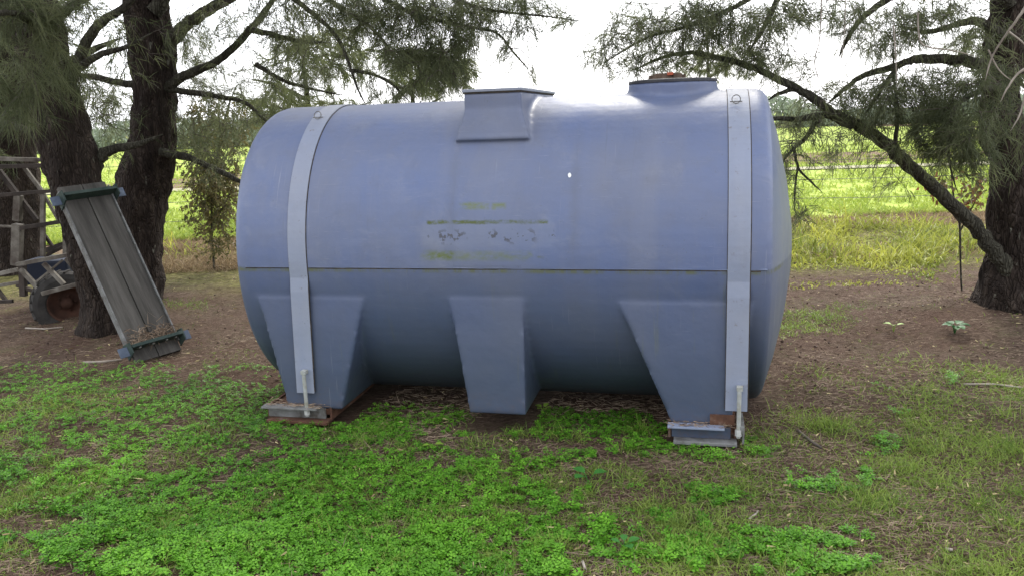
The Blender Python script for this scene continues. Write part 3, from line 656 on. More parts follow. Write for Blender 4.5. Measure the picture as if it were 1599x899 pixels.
tr.foliage([(1000, 45, 5.6, 55, 40, 90), (945, 85, 5.6, 35, 40, 40), (1010, 100, 5.7, 45, 25, 44), (1075, 60, 5.6, 50, 40, 90), (1110, 20, 5.6, 45, 22, 50), (1160, 50, 5.5, 45, 40, 84), (1195, 90, 5.6, 40, 35, 60), (1215, 25, 5.5, 45, 25, 50), (1270, 20, 5.5, 50, 20, 40),
            (1130, 105, 5.8, 60, 14, 26), (1250, 110, 5.8, 30, 30, 22), (1330, 30, 5.6, 40, 30, 34), (1370, 70, 5.7, 50, 22, 44), (1420, 50, 5.7, 45, 40, 70), (1470, 20, 5.8, 50, 25, 60), (1510, 60, 5.8, 35, 40, 44),
            (1330, 150, 5.7, 45, 30, 50), (1380, 160, 5.6, 45, 45, 100), (1440, 150, 5.6, 45, 50, 120), (1500, 140, 5.5, 40, 45, 90), (1490, 200, 5.3, 50, 45, 190), (1450, 220, 5.3, 30, 30, 50), (1505, 250, 5.3, 32, 28, 60), (1350, 205, 5.7, 40, 12, 24),
            (1260, 195, 5.7, 45, 12, 36), (1232, 235, 5.7, 14, 25, 12), (1390, 262, 5.5, 20, 18, 8), (1290, 255, 5.6, 40, 18, 9), (1243, 335, 5.6, 14, 20, 10), (1240, 300, 5.6, 12, 25, 7), (1590, 150, 5.3, 18, 110, 60), (1270, 165, 5.7, 40, 18, 16), (1420, 245, 5.5, 40, 20, 10), (1270, 225, 5.7, 30, 20, 14), (1330, 232, 5.7, 26, 16, 12), (1222, 270, 5.7, 10, 30, 12), (1395, 290, 5.6, 16, 16, 5), (1360, 30, 5.6, 60, 20, 30), (1080, 20, 5.6, 60, 20, 40)], 30, w=.0034, thin=.97)
tr.crown((3.6, 5.8, 4.7), (2.2, 2.4, 1.7), 420, 16); tr.crown((1.6, 5.2, 4.4), (2.3, 2.5, .9), 560, 18)
tr.finish()
# bare dead twigs hanging at the right edge
for L_ in (((1612, -5, 3, 4.6), (1590, 28, 2.2, 4.6), (1566, 62, 2, 4.65), (1548, 92, 1.6, 4.7), (1538, 128, 1, 4.7)), ((1575, 50, 1.6, 4.6), (1600, 70, 1.4, 4.6), (1620, 100, 1, 4.6)), ((1625, 95, 2.4, 4.6), (1590, 115, 2, 4.6), (1572, 140, 1.6, 4.6), (1562, 160, 1.2, 4.6)), ((1600, 150, 1.6, 4.6), (1592, 180, 1.4, 4.6), (1578, 205, 1, 4.6)), ((1543, 78, 1.4, 4.7), (1560, 110, 1.2, 4.7), (1582, 128, 1, 4.7)),
           ((1395, 40, 1.2, 5.0), (1398, 80, 1.2, 5.0), (1401, 140, 1, 5.0)), ((1433, 20, 1.4, 5.0), (1436, 62, 1.3, 5.0), (1450, 74, 1.2, 5.0), (1490, 80, 1, 5.0), (1530, 90, .8, 5.0)), ((1283, -5, 1, 5.2), (1280, 60, 1, 5.2), (1272, 100, .9, 5.2), (1285, 140, .7, 5.2)), ((1320, -5, .9, 5.2), (1318, 60, .9, 5.2), (1308, 125, .6, 5.2))):
    tr.limb(pl(4.6, *L_), 'dead_twig', 6, M_DEADTWIG, nodes=False)

# trees further back, sunlit, beyond the fence line
def back_tree(label, x, y, h, r, seed, n_, mt, cz=None, sq=(1, 1, 1), L=(.2, .4), w=.012, name='casuarina_tree', lean=0, per=20, rt=.12):
    root = empty(name, (0, 0, 0)); tag(root, label, 'tree', 'trees beyond the fence'); net = Net(root, seed); z0 = hz(x, y) if y < 13 else 0
    path = [(Vector((x + lean * t * t, y + .15 * math.sin(t * 4 + seed), z0 - .1 + (h + .1) * t)), rt * (1 - .85 * t)) for t in np.linspace(0, 1, 7)]
    sp = smooth_path(path, 5); link('trunk', trunk_mesh(sp, 12, .03), M_BARK, root, True); net.nodes += [tuple(p[:3]) for p in sp[8:]]
    for q in range(5):
        a = q * 2.4 + seed; t = .35 + .1 * q; b0 = path[min(int(t * 6), 5)][0]
        net.limb([(b0, rt * .4), (b0 + Vector((math.cos(a) * r * .4, math.sin(a) * r * .4, h * .10)), rt * .28), (b0 + Vector((math.cos(a) * r * .8, math.sin(a) * r * .8, h * .15)), rt * .1)], seg=6)
    cz = cz or h * .68
    for q in range(7):
        a = q * 2.4 + seed * 1.3; rr_ = r * .62 * (q / 7) ** .5
        net.crown((x + lean * .6 + rr_ * math.cos(a), y + rr_ * math.sin(a), z0 + cz + (h * .24) * math.sin(q * 2.1 + seed)), (r * .55, r * .55, h * .17), n_ // 6, per, L, w)
    net.finish(mt); return root
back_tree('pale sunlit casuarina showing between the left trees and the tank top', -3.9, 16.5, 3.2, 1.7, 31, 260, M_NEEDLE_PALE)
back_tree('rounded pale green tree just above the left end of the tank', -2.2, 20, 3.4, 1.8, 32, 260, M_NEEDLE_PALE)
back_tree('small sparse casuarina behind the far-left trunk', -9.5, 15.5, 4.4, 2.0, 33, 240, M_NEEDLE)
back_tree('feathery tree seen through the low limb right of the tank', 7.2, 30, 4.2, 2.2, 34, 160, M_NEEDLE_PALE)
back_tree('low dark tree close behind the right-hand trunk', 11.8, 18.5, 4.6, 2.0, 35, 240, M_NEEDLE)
# vine-hung shrub left of the tank, at the fence
vs = empty('vine_shrub'); tag(vs, 'brownish vine-covered shrub hanging down left of the tank in front of the field', 'shrub')
nv_ = Net(vs, 41); nv_.limb(pl(9.3, (335, 425, 1.8), (330, 340, 2), (338, 260, 2.2), (350, 190, 2), (370, 130, 1.2)), 'stem', 8); nv_.limb(pl(9.3, (332, 350, 1.6), (360, 300, 1.4), (372, 240, 1)), 'stem', 6); nv_.limb(pl(9.3, (336, 300, 1.8), (312, 250, 1.4), (300, 200, 1)), 'stem', 6)
def leaf_cloud(net, blobs, mt, size=.03, depth=.4, per=14, name='leaves'):
    rg = net.rg; net.foliage(blobs, per, (size, size * 2), size * .8, depth, 1); net.finish(mt, name)
leaf_cloud(nv_, [(335, 200, 9.3, 58, 50, 170), (328, 270, 9.3, 38, 45, 150), (322, 330, 9.3, 30, 42, 110), (358, 300, 9.3, 34, 60, 110), (345, 370, 9.3, 34, 34, 50)], M_VINE, .020, .5, 20)
# leafy sprigs beside the right trunk with a few red leaves
sh = empty('young_shrub'); tag(sh, 'thin red-tipped shrub standing just left of the right-hand trunk', 'shrub')
ns = Net(sh, 42); ns.limb(pl(7.0, (1502, 464, 1.6), (1500, 410, 1.6), (1498, 350, 2), (1488, 300, 1.6), (1484, 250, 1)), 'stem', 6); ns.limb(pl(7.0, (1500, 360, 1.6), (1520, 320, 1.2), (1535, 290, .8)), 'stem', 6); ns.limb(pl(7.0, (1500, 350, 1.4), (1470, 310, 1.2), (1450, 275, .8)), 'stem', 6)
leaf_cloud(ns, [(1520, 300, 7, 26, 30, 24), (1470, 290, 7, 24, 24, 14)], leaf_mat('red_sprig_leaves', (.10, .12, .04), (.30, .10, .05), .3), .03, .2, 6)
# distant wood along the far side of the field
def far_wood():
    rg = np.random.default_rng(9); n_ = 80000
    x = rg.uniform(-95, 110, n_); top = .7 + 1.5 * nz2(x, x * 0, .16) + .8 * nz2(x, x * 0 + 4, .5)
    z = rg.random(n_) ** .8 * top; y = 72 + rg.normal(0, 1.6, n_) + 2 * nz2(x, z, .4)
    o = np.stack([x, y, z], -1); d = norm(rg.normal(0, 1, (n_, 3)))
    return ribbons(o, d, rg.uniform(.25, .6, n_), .14, .2, rg, nz2(x, z, 1.1) * .6 + rg.random(n_) * .4)
kind(link('far_wood', far_wood(), M_WOODFAR), 'stuff')

# ------------------------------------------------------------------ wire fence
fe = empty('wire_fence', (0, 12.1, 0)); tag(fe, 'low barbed wire fence along the edge of the green field', 'fence')
M_WIRE = three('fence_wire', [(.3, (.10, .09, .08)), (.7, (.2, .19, .18))], 20); M_POST = three('grey_post', [(.3, (.16, .14, .12)), (.7, (.34, .31, .27))], 9, stretch=(1, 1, .2))
for z in (.30, .58, .86, 1.14):
    bm = bmesh.new(); pts = []
    for x in np.linspace(-14, 16, 61): pts.append((x, .0 + .02 * vn(x, z), z - .03 * abs(math.sin(x * math.pi / 4.1)) + .01 * vn(x, z * 7)))
    add_tube(bm, pts, .0038, 4)
    for x in np.arange(-13.9, 16, .17):
        bm2p = (x, .02 * vn(x, z), z - .03 * abs(math.sin(x * math.pi / 4.1))); add_tube(bm, [Vector(bm2p) - Vector((.008, .01, .018)), Vector(bm2p) + Vector((.008, -.01, .018))], .0025, 3)
    bm_obj('barbed_wire', bm, M_WIRE, fe)
for x in (-12.3, -8.2, -5.45, 0, 2.4, 7.35, 12.3):
    bm = bmesh.new(); add_tube(bm, [(x, .03, -.2), (x + .01, .03, .6), (x, .02, 1.3)], [.045, .043, .04], 8); bm_obj('fence_post', bm, M_POST, fe)

# ------------------------------------------------------------------ leaning panel (spare cradle)
M_PLANK = three('weathered_plank', [(.25, (.03, .028, .025)), (.5, (.080, .074, .066)), (.78, (.15, .14, .125))], 2.4, 8, bump=.35, bd=.008, bscale=14, stretch=(6, .55, 6))
M_GREEN = three('green_steel', [(.3, (.02, .036, .032)), (.7, (.055, .078, .068))], 9, rough=.6); M_BLUE = three('blue_steel', [(.3, (.07, .09, .13)), (.7, (.14, .17, .23))], 9, rough=.6)
Pbl, Pbr, Ptl, Ptr = P(209, 548, 5.62), P(273, 522, 5.88), P(92, 292, 6.02), P(163, 279, 6.28)
org = (Pbl + Pbr) / 2; ey = ((Ptl + Ptr) / 2 - org); LEN = ey.length; ey.normalize(); ex = (Pbr - Pbl); ex = (ex - ex.dot(ey) * ey).normalized(); ez = ex.cross(ey)
cr = empty('spare_cradle'); tag(cr, 'spare two-plank cradle with green steel end brackets, leaning against the left trunk', 'cradle')
cr.matrix_world = Matrix((ex, ey, ez)).transposed().to_4x4() @ Matrix.Identity(4); cr.location = org - Vector((0, 0, .03))
HW = .172
for s in (-1, 1):
    bm = bmesh.new(); x0, x1 = (-HW, -.004) if s < 0 else (.004, HW)
    add_box(bm, x0, x1, -.075, LEN + .02, -.035, 0); bm_obj('plank', bm, M_PLANK, cr, False, .004)
for s in (-1, 1):
    bm = bmesh.new(); add_box(bm, s * (HW + .009) - .005, s * (HW + .009) + .005, .0, LEN - .02, -.045, .012); bm_obj('edge_strip', bm, M_STEEL, cr)
def endbr(y, up, name):
    bm = bmesh.new(); add_box(bm, -HW - .015, HW + .02, y - .012, y + .012, .001, up); b = bm_obj(name, bm, M_GREEN, cr, False, .002)
    for s in (-1, 1):
        bm = bmesh.new(); x = s * (HW + .024)
        add_hull(bm, [(x - .004, y - .07, -.03), (x + .004, y - .07, -.03), (x + .004, y + .05, -.03), (x - .004, y + .05, -.03), (x - .004, y - .05, up), (x + .004, y - .05, up), (x + .004, y + .03, up), (x - .004, y + .03, up)])
        bm_obj('end_plate', bm, M_GREEN, b)
        bm = bmesh.new(); add_box(bm, x + s * .005, x + s * .07, y - .05, y + .02, .02, .03); bm_obj('blue_tab', bm, M_BLUE, b)
    return b
endbr(LEN - .085, .095, 'top_bracket'); bb = endbr(.03, .085, 'bottom_bracket')
for x in (-.12, -.02, .08, .15):
    bm = bmesh.new(); add_tube(bm, [(x, .022, .045), (x, .012, .045)], .009, 6); bm_obj('bolt', bm, M_ZINC, bb)
rg = np.random.default_rng(8); n_ = 420
o = np.stack([rg.uniform(-HW, HW, n_), .04 + np.abs(rg.normal(0, .05, n_)), rg.uniform(.002, .05, n_) ], -1)
kind(link('needle_debris', ribbons(o, norm(rg.normal(0, 1, (n_, 3)) * [1, .6, .4]), rg.uniform(.03, .09, n_), .004, 0, rg), M_LITTER, cr), 'stuff')

# ------------------------------------------------------------------ lattice frame implement on a wheel
im = empty('farm_implement'); tag(im, 'old folded lattice farm implement with pale rails and a rusty-rimmed wheel, at the left edge', 'implement')
M_PALE = three('pale_rusted_steel', [(.3, (.05, .035, .028)), (.5, (.13, .115, .095)), (.8, (.30, .28, .24))], 7, rough=.7)
M_DK = three('dark_rusted_steel', [(.3, (.02, .017, .015)), (.7, (.075, .06, .05))], 8, rough=.8)
def bar(name, a, b, w, Y, m_, Y2=None):
    bm = bmesh.new(); add_bar(bm, P(*a, Y), P(*b, Y2 or Y), w, w); return bm_obj(name, bm, m_, im, False, .003)
for a, b, w, Y, m_ in (((-60, 247), (66, 250), .035, 7.3, M_PALE), ((-60, 262), (66, 259), .035, 7.3, M_DK), ((-60, 310), (84, 298), .032, 7.3, M_DK), ((-60, 352), (26, 354), .02, 7.3, M_PALE), ((27, 357), (97, 346), .035, 7.3, M_DK),
                       ((26, 413), (118, 396), .034, 7.0, M_PALE), ((66, 458), (131, 441), .036, 6.9, M_PALE), ((-40, 452), (34, 440), .03, 7.1, M_PALE), ((-40, 436), (28, 421), .035, 7.1, M_PALE), ((-40, 472), (20, 470), .03, 7.0, M_DK), ((26, 445), (70, 460), .03, 7.1, M_DK), ((60, 395), (110, 378), .05, 7.9, M_DK), ((60, 440), (125, 432), .05, 7.4, M_RUST)):
    bar('rail', a, b, w, Y, m_)
for a, b, w, Y, m_ in (((29, 305), (27, 345), .06, 7.32, M_PALE), ((28, 350), (26, 414), .075, 7.32, M_PALE), ((67, 302), (67, 400), .036, 7.32, M_PALE), ((102, 352), (102, 398), .034, 7.3, M_PALE), ((35, 414), (37, 462), .05, 7.1, M_DK), ((-20, 250), (-18, 440), .05, 7.3, M_DK)):
    bar('upright', a, b, w, Y, m_)
for a, b, w, Y, m_ in (((-14, 250), (28, 305), .04, 7.35, M_DK), ((35, 258), (66, 299), .03, 7.35, M_PALE), ((66, 300), (91, 343), .026, 7.35, M_PALE), ((30, 307), (58, 344), .035, 7.36, M_DK), ((66, 362), (82, 385), .026, 7.36, M_DK),
                       ((32, 420), (64, 454), .036, 6.96, M_PALE), ((68, 411), (100, 444), .034, 6.96, M_PALE), ((103, 403), (126, 430), .032, 6.96, M_PALE), ((57, 440), (98, 406), .018, 6.98, M_PALE), ((-20, 430), (10, 470), .03, 7.1, M_DK), ((70, 400), (110, 380), .03, 7.5, M_DK)):
    bar('brace', a, b, w, Y, m_)
bm = bmesh.new(); pb = P(55, 425, 7.5); add_box(bm, pb.x - .14, pb.x + .3, pb.y, pb.y + .4, pb.z - .12, pb.z + .1); bm_obj('hopper', bm, mat('dark_blue_paint', (.012, .018, .035), .5)[0], im, False, .02)
wc = P(104, 472, 7.1); wr = .235
wh = empty('wheel'); wh.parent = im; wh.location = wc; wh.rotation_euler = (math.radians(90), 0, math.radians(30)); wh.scale = (1.12, 1.12, 1.2)
def lathe(bm, prof, n=36):
    R_ = [[bm.verts.new((r * math.cos(2 * math.pi * k / n), r * math.sin(2 * math.pi * k / n), z)) for k in range(n)] for r, z in prof]
    for a, b in zip(R_, R_[1:]):
        for k in range(n): bm.faces.new((a[k], a[(k + 1) % n], b[(k + 1) % n], b[k]))
wc_z = wc.z - wr
bm = bmesh.new(); lathe(bm, [(.135, .07), (.15, .09), (.20, .092), (.235, .075), (.247, .03), (.247, -.03), (.235, -.075), (.20, -.092), (.15, -.09), (.135, -.07), (.135, .07)])
for k in range(22):
    a = 2 * math.pi * k / 22
    for s in (-1, 1): add_bar(bm, (.249 * math.cos(a), .249 * math.sin(a), 0), (.246 * math.cos(a + s * .1), .246 * math.sin(a + s * .1), s * .07), .014, .014, Vector((math.cos(a), math.sin(a), 0)))
bm_obj('tyre', bm, three('tyre_rubber', [(.3, (.02, .019, .018)), (.7, (.06, .055, .05))], 9), wh)
bm = bmesh.new(); lathe(bm, [(.137, .068), (.145, .075), (.137, .08), (.125, .06), (.118, .02), (.075, .0), (.045, .015), (.04, .05), (.0, .055)])
for k in range(5):
    a = 2 * math.pi * k / 5; add_cyl(bm, (.06 * math.cos(a), .06 * math.sin(a)), .008, .0, .025, 6)
bm_obj('rim', bm, three('rusty_rim', [(.3, (.035, .02, .015)), (.7, (.10, .048, .032))], 7), wh, True)
bm = bmesh.new(); add_bar(bm, wc + Vector((-.06, .15, .0)), P(60, 452, 7.3), .05, .05); bm_obj('axle_arm', bm, M_DK, im)

# ------------------------------------------------------------------ ground cover
tc, ts = math.cos(TYAW), math.sin(TYAW)
def to_tank(x, y): dx, dy = x - 1.2634, y - 4.5807; return dx * tc + dy * ts, -dx * ts + dy * tc       # local a, depth
def to_px(x, y):
    dx, dy, dz = x, y, -CH; d = dy * FW.y + dz * FW.z
    return W0 / 2 + FPX * (dx * R2.x + dy * R2.y + dz * R2.z) / d, H0 / 2 - FPX * (dx * U2.x + dy * U2.y + dz * U2.z) / d
def zone(blobs, x, y):                # patches measured on the photo, laid out on the ground
    px, py = to_px(x, y); m = np.zeros_like(x)
    for cx, cy, rx, ry, s in blobs:
        e = ((px - cx) / rx) ** 2 + ((py - cy) / ry) ** 2; m = m + s * np.clip(1.35 - e, 0, 1)
    return m
CLOV = [(150, 640, 330, 62, .9), (420, 640, 160, 45, .5), (560, 690, 130, 40, 1), (640, 655, 90, 30, 1.1), (900, 655, 125, 30, 1.5), (780, 670, 60, 22, .6), (1010, 685, 60, 16, .8), (1110, 695, 70, 22, .9), (1180, 690, 45, 22, 1.0), (740, 735, 330, 42, .8), (500, 790, 360, 80, .5), (640, 860, 420, 70, .6), (200, 780, 260, 110, .35),
        (1120, 760, 60, 30, .3), (1300, 745, 70, 20, .6), (1340, 690, 60, 16, .6), (1060, 850, 220, 50, .35), (1250, 870, 150, 40, .25), (40, 600, 80, 14, .5), (400, 870, 260, 50, .5), (1400, 640, 20, 8, .5), (1370, 610, 20, 6, .4), (1500, 600, 30, 8, .5), (310, 600, 90, 20, .5), (390, 590, 60, 14, .4), (560, 650, 40, 18, .8)]
BARE = [(780, 690, 95, 10, 1.4), (1000, 735, 200, 24, 1.0), (330, 668, 70, 16, .9), (1110, 720, 180, 10, .4), (60, 820, 90, 20, .5), (320, 780, 120, 16, .5), (450, 690, 60, 10, .4), (1180, 810, 70, 28, .5), (1230, 650, 150, 60, .6), (540, 608, 100, 22, .6), (760, 655, 22, 30, 1.0), (720, 820, 80, 10, .5), (60, 700, 80, 12, .35), (250, 720, 60, 10, .3)]
GRAS = [(1450, 700, 190, 70, .75), (1420, 830, 260, 90, .75), (1250, 800, 200, 70, .35), (1000, 840, 160, 60, .45), (140, 630, 130, 30, .5), (1540, 640, 120, 60, .8), (1400, 590, 120, 40, .3), (1330, 720, 90, 40, .4), (1510, 590, 70, 24, .5), (1270, 505, 70, 18, 1.0), (1225, 515, 30, 24, .5), (1330, 480, 40, 10, .5), (900, 800, 140, 30, .3), (230, 740, 200, 60, .3), (720, 880, 300, 40, .25), (290, 482, 50, 7, .7), (60, 580, 50, 8, .4), (350, 560, 50, 30, .25), (1320, 600, 160, 30, .12), (60, 770, 120, 40, .3)]
def scatter(n_, x0, x1, y0, y1, dens, rg, under=True):
    y = 1 / rg.uniform(1 / y1, 1 / y0, n_) if y0 > 1 else rg.uniform(y0, y1, n_); x = rg.uniform(x0, x1, n_)
    k = rg.random(n_) < dens(x, y); x, y = x[k], y[k]
    a, b = to_tank(x, y); ok = np.ones(len(x), bool)
    for (a0, a1) in ((-2.58, -2.05), (-1.39, -1.05), (-.35, .02)): ok &= ~((a > a0) & (a < a1) & (np.abs(b) < .80))
    if under: ok &= ~((a > -2.7) & (a < .2) & (b > -.35))
    return x[ok], y[ok]
def d_clover(x, y):
    m = zone(CLOV, x, y) - zone(BARE, x, y); f = nz2(x, y, 2.4, 1) * .5 + nz2(x, y, 7, 2) * .5
    f2 = nz2(x, y, 19, 5)
    return np.clip((m * .62 + (f - .50) * 2.3 + (f2 - .5) * 2.6) * 1.10 + .02, 0, .64) * (m > .06)
rg = np.random.default_rng(77)
x, y = scatter(330000, -4.9, 4.2, 2.45, 6.3, d_clover, rg)
def clover_mesh(x, y, rg):
    n_ = len(x); base = np.stack([x, y, hgt(x, y)], -1); hh = rg.uniform(.006, .034, n_) * (.5 + 1.1 * nz2(x, y, 5, 3)); s = rg.uniform(.0070, .0135, n_)
    s *= np.clip(.55 + .5 * (3.5 / y), .7, 1.3)
    up = norm(np.stack([rg.normal(0, .28, n_), rg.normal(0, .28, n_), np.ones(n_)], -1)); ang = rg.uniform(0, 6.28, n_)
    e1 = norm(np.cross(up, np.stack([np.cos(ang), np.sin(ang), 0 * ang], -1))); e2 = np.cross(up, e1); c = base + np.array([0, 0, 1]) * hh[:, None]
    V = []
    for k in range(3):
        a = 2.094 * k; d = e1 * math.cos(a) + e2 * math.sin(a); q = np.cross(up, d); S = s[:, None]
        V += [c + d * S * .12, c + d * S * .95 + q * S * .62 + up * S * .22, c + d * S * 1.02 - up * S * .03, c + d * S * .95 - q * S * .62 + up * S * .22]
    V = np.stack(V, 1).reshape(-1, 3); b = np.arange(n_)[:, None] * 12
    F = np.stack([b + [4 * k + i for i in t] for k in range(3) for t in ((0, 2, 1), (0, 3, 2))], 1).reshape(-1, 3)
    ti = np.repeat(np.clip(rg.random(n_) ** 1.5 * .65 + hh * 9 + (nz2(x, y, 1.7, 8) - .5) * .5, 0, 1), 6)
    return np_mesh('clover', V, F, ti)
print('clover leaves', len(x)); kind(link('clover_patch', clover_mesh(x, y, rg), M_CLOVER), 'stuff')
def blades(name, x, y, L, w, mt, rg, spread=.45, droop=.7, tint=None, zf=hgt):
    n_ = len(x); o = np.stack([x, y, zf(x, y) - .004], -1); d = norm(np.stack([rg.normal(0, spread, n_), rg.normal(0, spread, n_), np.ones(n_)], -1))
    kind(link(name, ribbons(o, d, L, w, rg.uniform(.2, 1, n_) * droop, rg, tint), mt), 'stuff'); print(name, n_)
def d_grass(x, y):
    m = zone(GRAS, x, y); f = nz2(x, y, 3.1, 11) * .5 + nz2(x, y, 9, 12) * .5
    low = np.clip((to_px(x, y)[1] - 590) / 60, 0, 1); return np.clip((m * .9 + .15) * low + m * .9 * (1 - low) + (f - .44) * 1.5 * (low * .6 + .4) + .36 * np.clip((to_px(x, y)[1] - 620) / 120, 0, 1), 0, 1) * ((m > .04) | (low > .3)) + .02
x, y = scatter(330000, -4.9, 5, 2.45, 7.6, d_grass, rg); h_ = .03 + .07 * np.clip(nz2(x, y, 2.6, 21) * 1.6 - .5, 0, 1)
blades('lawn_grass', x, y, h_ * rg.uniform(.5, 1.1, len(x)), .0036, M_GRASS, rg, .8, .9, tint=np.clip(rg.random(len(x)) * .6 + nz2(x, y, 1.3, 61) * .5 - .05, 0, 1))
# fine tufts scattered among the clover
cx = rg.uniform(-2.5, 3.6, 150); cy = rg.uniform(2.6, 4.2, 150); px_, py_ = to_px(cx, cy); k = (py_ > 640) & ((px_ > 850) | (rg.random(150) < .35)); cx, cy = cx[k], cy[k]
x = np.repeat(cx, 90) + rg.normal(0, .045, len(cx) * 90); y = np.repeat(cy, 90) + rg.normal(0, .045, len(cx) * 90)
x, y = x, y; blades('grass_tufts', x, y, rg.uniform(.04, .11, len(x)), .0028, M_GRASS, rg, .55, .7)
# dead needle litter
def d_lit(x, y): return .35 + .65 * nz2(x, y, 2.2, 31)
x, y = scatter(170000, -5.2, 5.6, 2.45, 9.2, d_lit, rg, False); n_ = len(x)
o = np.stack([x, y, hgt(x, y) + .003 + rg.random(n_) * .004], -1); d = norm(np.stack([rg.normal(0, 1, n_), rg.normal(0, .6, n_), rg.normal(0, .10, n_)], -1))
kind(link('needle_litter', ribbons(o, d, rg.uniform(.02, .085, n_), .0024, .0, rg, np.clip(rg.random(n_) * .6 + (nz2(x, y, 1.6, 81) + nz2(x, y, 6, 82) - .8) * .75, 0, 1)), M_LITTER), 'stuff'); print('litter', n_)
# verge: tall grass, dry stalks
def vert_band(x, y): return np.clip((y - 6.95 - .9 * (nz2(x, y, .5, 41)) - np.clip(-x + .5, 0, 3.5) * .62) / .5, 0, 1) * np.clip((10.2 + .9 * nz2(x, y, .9, 5) - y) / .3, 0, 1)
x, y = scatter(52000, -8, 9, 7.2, 12.2, lambda x, y: vert_band(x, y) * (.15 + .85 * (nz2(x, y, 1.6, 43) > .38)) * np.where(x < -1, .3, 1), rg)
hh = (.07 + .50 * np.clip(nz2(x, y, 1.7, 44) * 1.5 - .35, 0, 1)) * np.clip((y - 7.8) / 1.2, .14, 1); blades('verge_grass', x, y, hh * rg.uniform(.6, 1.2, len(x)), .013, M_TALL, rg, .5, 1.1, tint=np.clip(nz2(x, y, 2.3, 45) * .7 + rg.random(len(x)) * .45 - .05, 0, 1))
x, y = scatter(9000, -8, 9, 8.4, 12.2, lambda x, y: vert_band(x, y) * (.25 + .7 * (nz2(x, y, 1.1, 47) > .5)), rg)
k = rg.random(6000); xd = -4.9 + 2.6 * rg.random(6000); yd = 9.2 + 1.6 * k; xe = -5 + 14 * rg.random(22000); ye = 10.6 + 1.5 * rg.random(22000); x = np.concatenate([x, xd, xe]); y = np.concatenate([y, yd, ye])
blades('dry_grass', x, y, rg.uniform(.08, .34, len(x)) * np.where(y > 9.9, .5, .9), .007, M_DRY, rg, .7, .9)
# field sward
n_ = 90000; y = 12.0 + 24 * rg.random(n_) ** 1.8; x = rg.uniform(-1, 1, n_) * (y * .68 + .5); k = (nz2(x, y, 1.4, 51) * .6 + nz2(x, y, 5, 52) * .4 > .36) & ~((np.abs(y - 21.6 + .06 * (x - 8.5)) < .6)); x, y = x[k], y[k]
blades('field_grass', x, y, rg.uniform(.05, .15, len(x)), .012 + .0006 * y, M_FIELD, rg, .6, .6, zf=fz)

# fallen leaf bits and bark crumbs lying in the lawn
x, y = scatter(5200, -4.5, 4.5, 2.45, 8, lambda x, y: .3 + .7 * nz2(x, y, 1.4, 71), rg, False); n_ = len(x); o = np.stack([x, y, hgt(x, y) + rg.uniform(.004, .03, n_)], -1)
kind(link('leaf_bits', ribbons(o, norm(np.stack([rg.normal(0, 1, n_), rg.normal(0, 1, n_), rg.normal(0, .15, n_)], -1)), rg.uniform(.012, .04, n_), rg.uniform(.003, .009, n_), .1, rg), leaf_mat('leaf_bits', (.16, .09, .05), (.55, .48, .24), .1, .8)), 'stuff')
# woody cones and clods among the needles
def lumps(n_, dens, s0, s1):
    x, y = scatter(n_, -5, 5, 2.6, 9, dens, rg, False); m = len(x); u = np.array([(1, 0, 0), (0, 1, 0), (-1, 0, 0), (0, -1, 0), (.7, .7, .1), (0, 0, 1), (0, 0, -.6)]) 
    R_ = rg.uniform(s0, s1, m)[:, None, None]; o = np.stack([x, y, hgt(x, y)], -1)[:, None, :]
    V = (o + R_ * u[[0, 1, 2, 3, 5, 6]][None] * rg.uniform(.6, 1.3, (m, 6, 1)) + R_ * np.array([0, 0, .3])).reshape(-1, 3); b = np.arange(m)[:, None] * 6
    F = np.stack([b + list(t) for t in ((0, 1, 4), (1, 2, 4), (2, 3, 4), (3, 0, 4), (1, 0, 5), (2, 1, 5), (3, 2, 5), (0, 3, 5))], 1).reshape(-1, 3)
    return np_mesh('lumps', V, F, np.repeat(rg.random(m), 8))
kind(link('cones_and_clods', lumps(7000, lambda x, y: .2 + .8 * (nz2(x, y, 1.8, 91) > .5), .004, .013), leaf_mat('cone_brown', (.04, .025, .02), (.18, .12, .09), 0, .9)), 'stuff')
# broad-leaved weeds
def weed(px, py, label, n_, L, mt, seed, hgt_=.05):
    p = G(px, py); r = empty('broadleaf_weed', (p.x, p.y, hz(p.x, p.y))); tag(r, label, 'weed', 'broad-leaved weeds in the clover'); rg = np.random.default_rng(seed)
    bm = bmesh.new()
    for k in range(n_):
        a = k * 6.283 / n_ + rg.uniform(-.3, .3); tip = Vector((math.cos(a) * L * .35, math.sin(a) * L * .35, hgt_)); add_tube(bm, [(0, 0, -.01), tip * .5 + Vector((0, 0, .01)), tip], [.002, .0018, .0014], 5)
    bm_obj('stalk', bm, mt, r)
    for k in range(n_):
        a = k * 6.283 / n_ + rg.uniform(-.3, .3); d = Vector((math.cos(a), math.sin(a), rg.uniform(.1, .6))).normalized(); q = Vector((-math.sin(a), math.cos(a), 0)); l = L * rg.uniform(.75, 1.1); s = Vector((math.cos(a) * L * .35, math.sin(a) * L * .35, hgt_))
        bm = bmesh.new(); prev = None; u = d.cross(q)
        for t, w in ((0, .05), (.2, .3), (.5, .42), (.8, .28), (1, .02)):
            c = s + d * l * t - Vector((0, 0, 1)) * l * .25 * t * t
            cur = [bm.verts.new(c - q * w * l * .9 - u * w * .2 * l * -1), bm.verts.new(c), bm.verts.new(c + q * w * l * .9 + u * w * .2 * l)]
            if prev: bm.faces.new((prev[0], prev[1], cur[1], cur[0])); bm.faces.new((prev[1], prev[2], cur[2], cur[1]))
            prev = cur
        bm_obj('leaf', bm, mt, r, True)
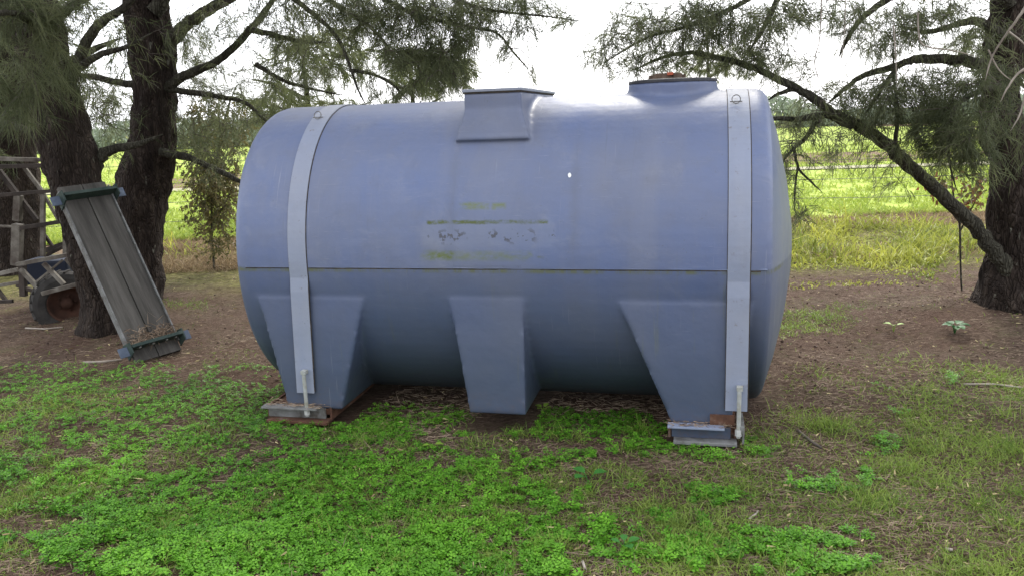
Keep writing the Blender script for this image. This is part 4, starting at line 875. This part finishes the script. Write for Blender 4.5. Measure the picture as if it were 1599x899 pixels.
M_W1 = leaf_mat('weed_leaf', (.05, .19, .035), (.10, .29, .05), .3); M_W3 = leaf_mat('weed_leaf_dark', (.03, .12, .03), (.06, .2, .04), .3); M_W2 = leaf_mat('weed_leaf_yellow', (.22, .36, .05), (.34, .48, .07), .3)
weed(919, 748, 'weed with three broad green leaves in front of the middle leg of the tank', 3, .075, M_W1, 1, .04)
weed(675, 697, 'small yellow-green two-leaved seedling on the bare strip before the tank', 2, .045, M_W2, 2, .03)
weed(1490, 528, 'bushy low green weed beside the foot of the right-hand tree', 9, .075, M_W3, 3, .06)
weed(1395, 520, 'pale weed in the leaf litter between the tank and the right-hand tree', 3, .06, M_W2, 4, .05)
weed(848, 632, 'yellowish weed at the right foot of the middle leg of the tank', 5, .045, M_W2, 5, .03)
weed(975, 862, 'green broad weed at the bottom of the lawn', 4, .05, M_W1, 6, .03)
# fallen sticks
def stick(pts, r, label, m_=M_DEADTWIG):
    q = [G(a, b) for a, b in pts]; q = [Vector((p.x, p.y, hz(p.x, p.y) + r + .004)) for p in q]; base = q[0].copy()
    bm = bmesh.new(); add_tube(bm, [p - base for p in q], [r * (1 - .4 * i / len(q)) for i in range(len(q))], 6); o = bm_obj('fallen_stick', bm, m_, None, True); o.location = base; tag(o, label, 'stick', 'sticks lying on the ground')
stick([(130, 566), (160, 564), (190, 561)], .010, 'pale stick lying just left of the foot of the leaning panel')
stick([(1246, 667), (1262, 680), (1282, 693)], .009, 'grey stick on the litter to the right of the right cradle', M_TWIG)
stick([(1170, 816), (1180, 806), (1184, 800)], .005, 'short pale stick standing out in the lower right lawn')
stick([(1505, 605), (1550, 603), (1598, 606)], .007, 'long thin stick at the right edge of the litter')
stick([(40, 512), (70, 516), (98, 514)], .008, 'stick under the wheel of the lattice implement')
stick([(910, 884), (914, 895)], .006, 'pale broken stub at the bottom edge of the picture')
stick([(1475, 866), (1487, 868)], .007, 'white chip of wood lying in the lower right grass')

print('tris', sum(sum(len(p.vertices)-2 for p in m.polygons[:1])*len(m.polygons) for m in bpy.data.meshes if len(m.polygons)>1000))
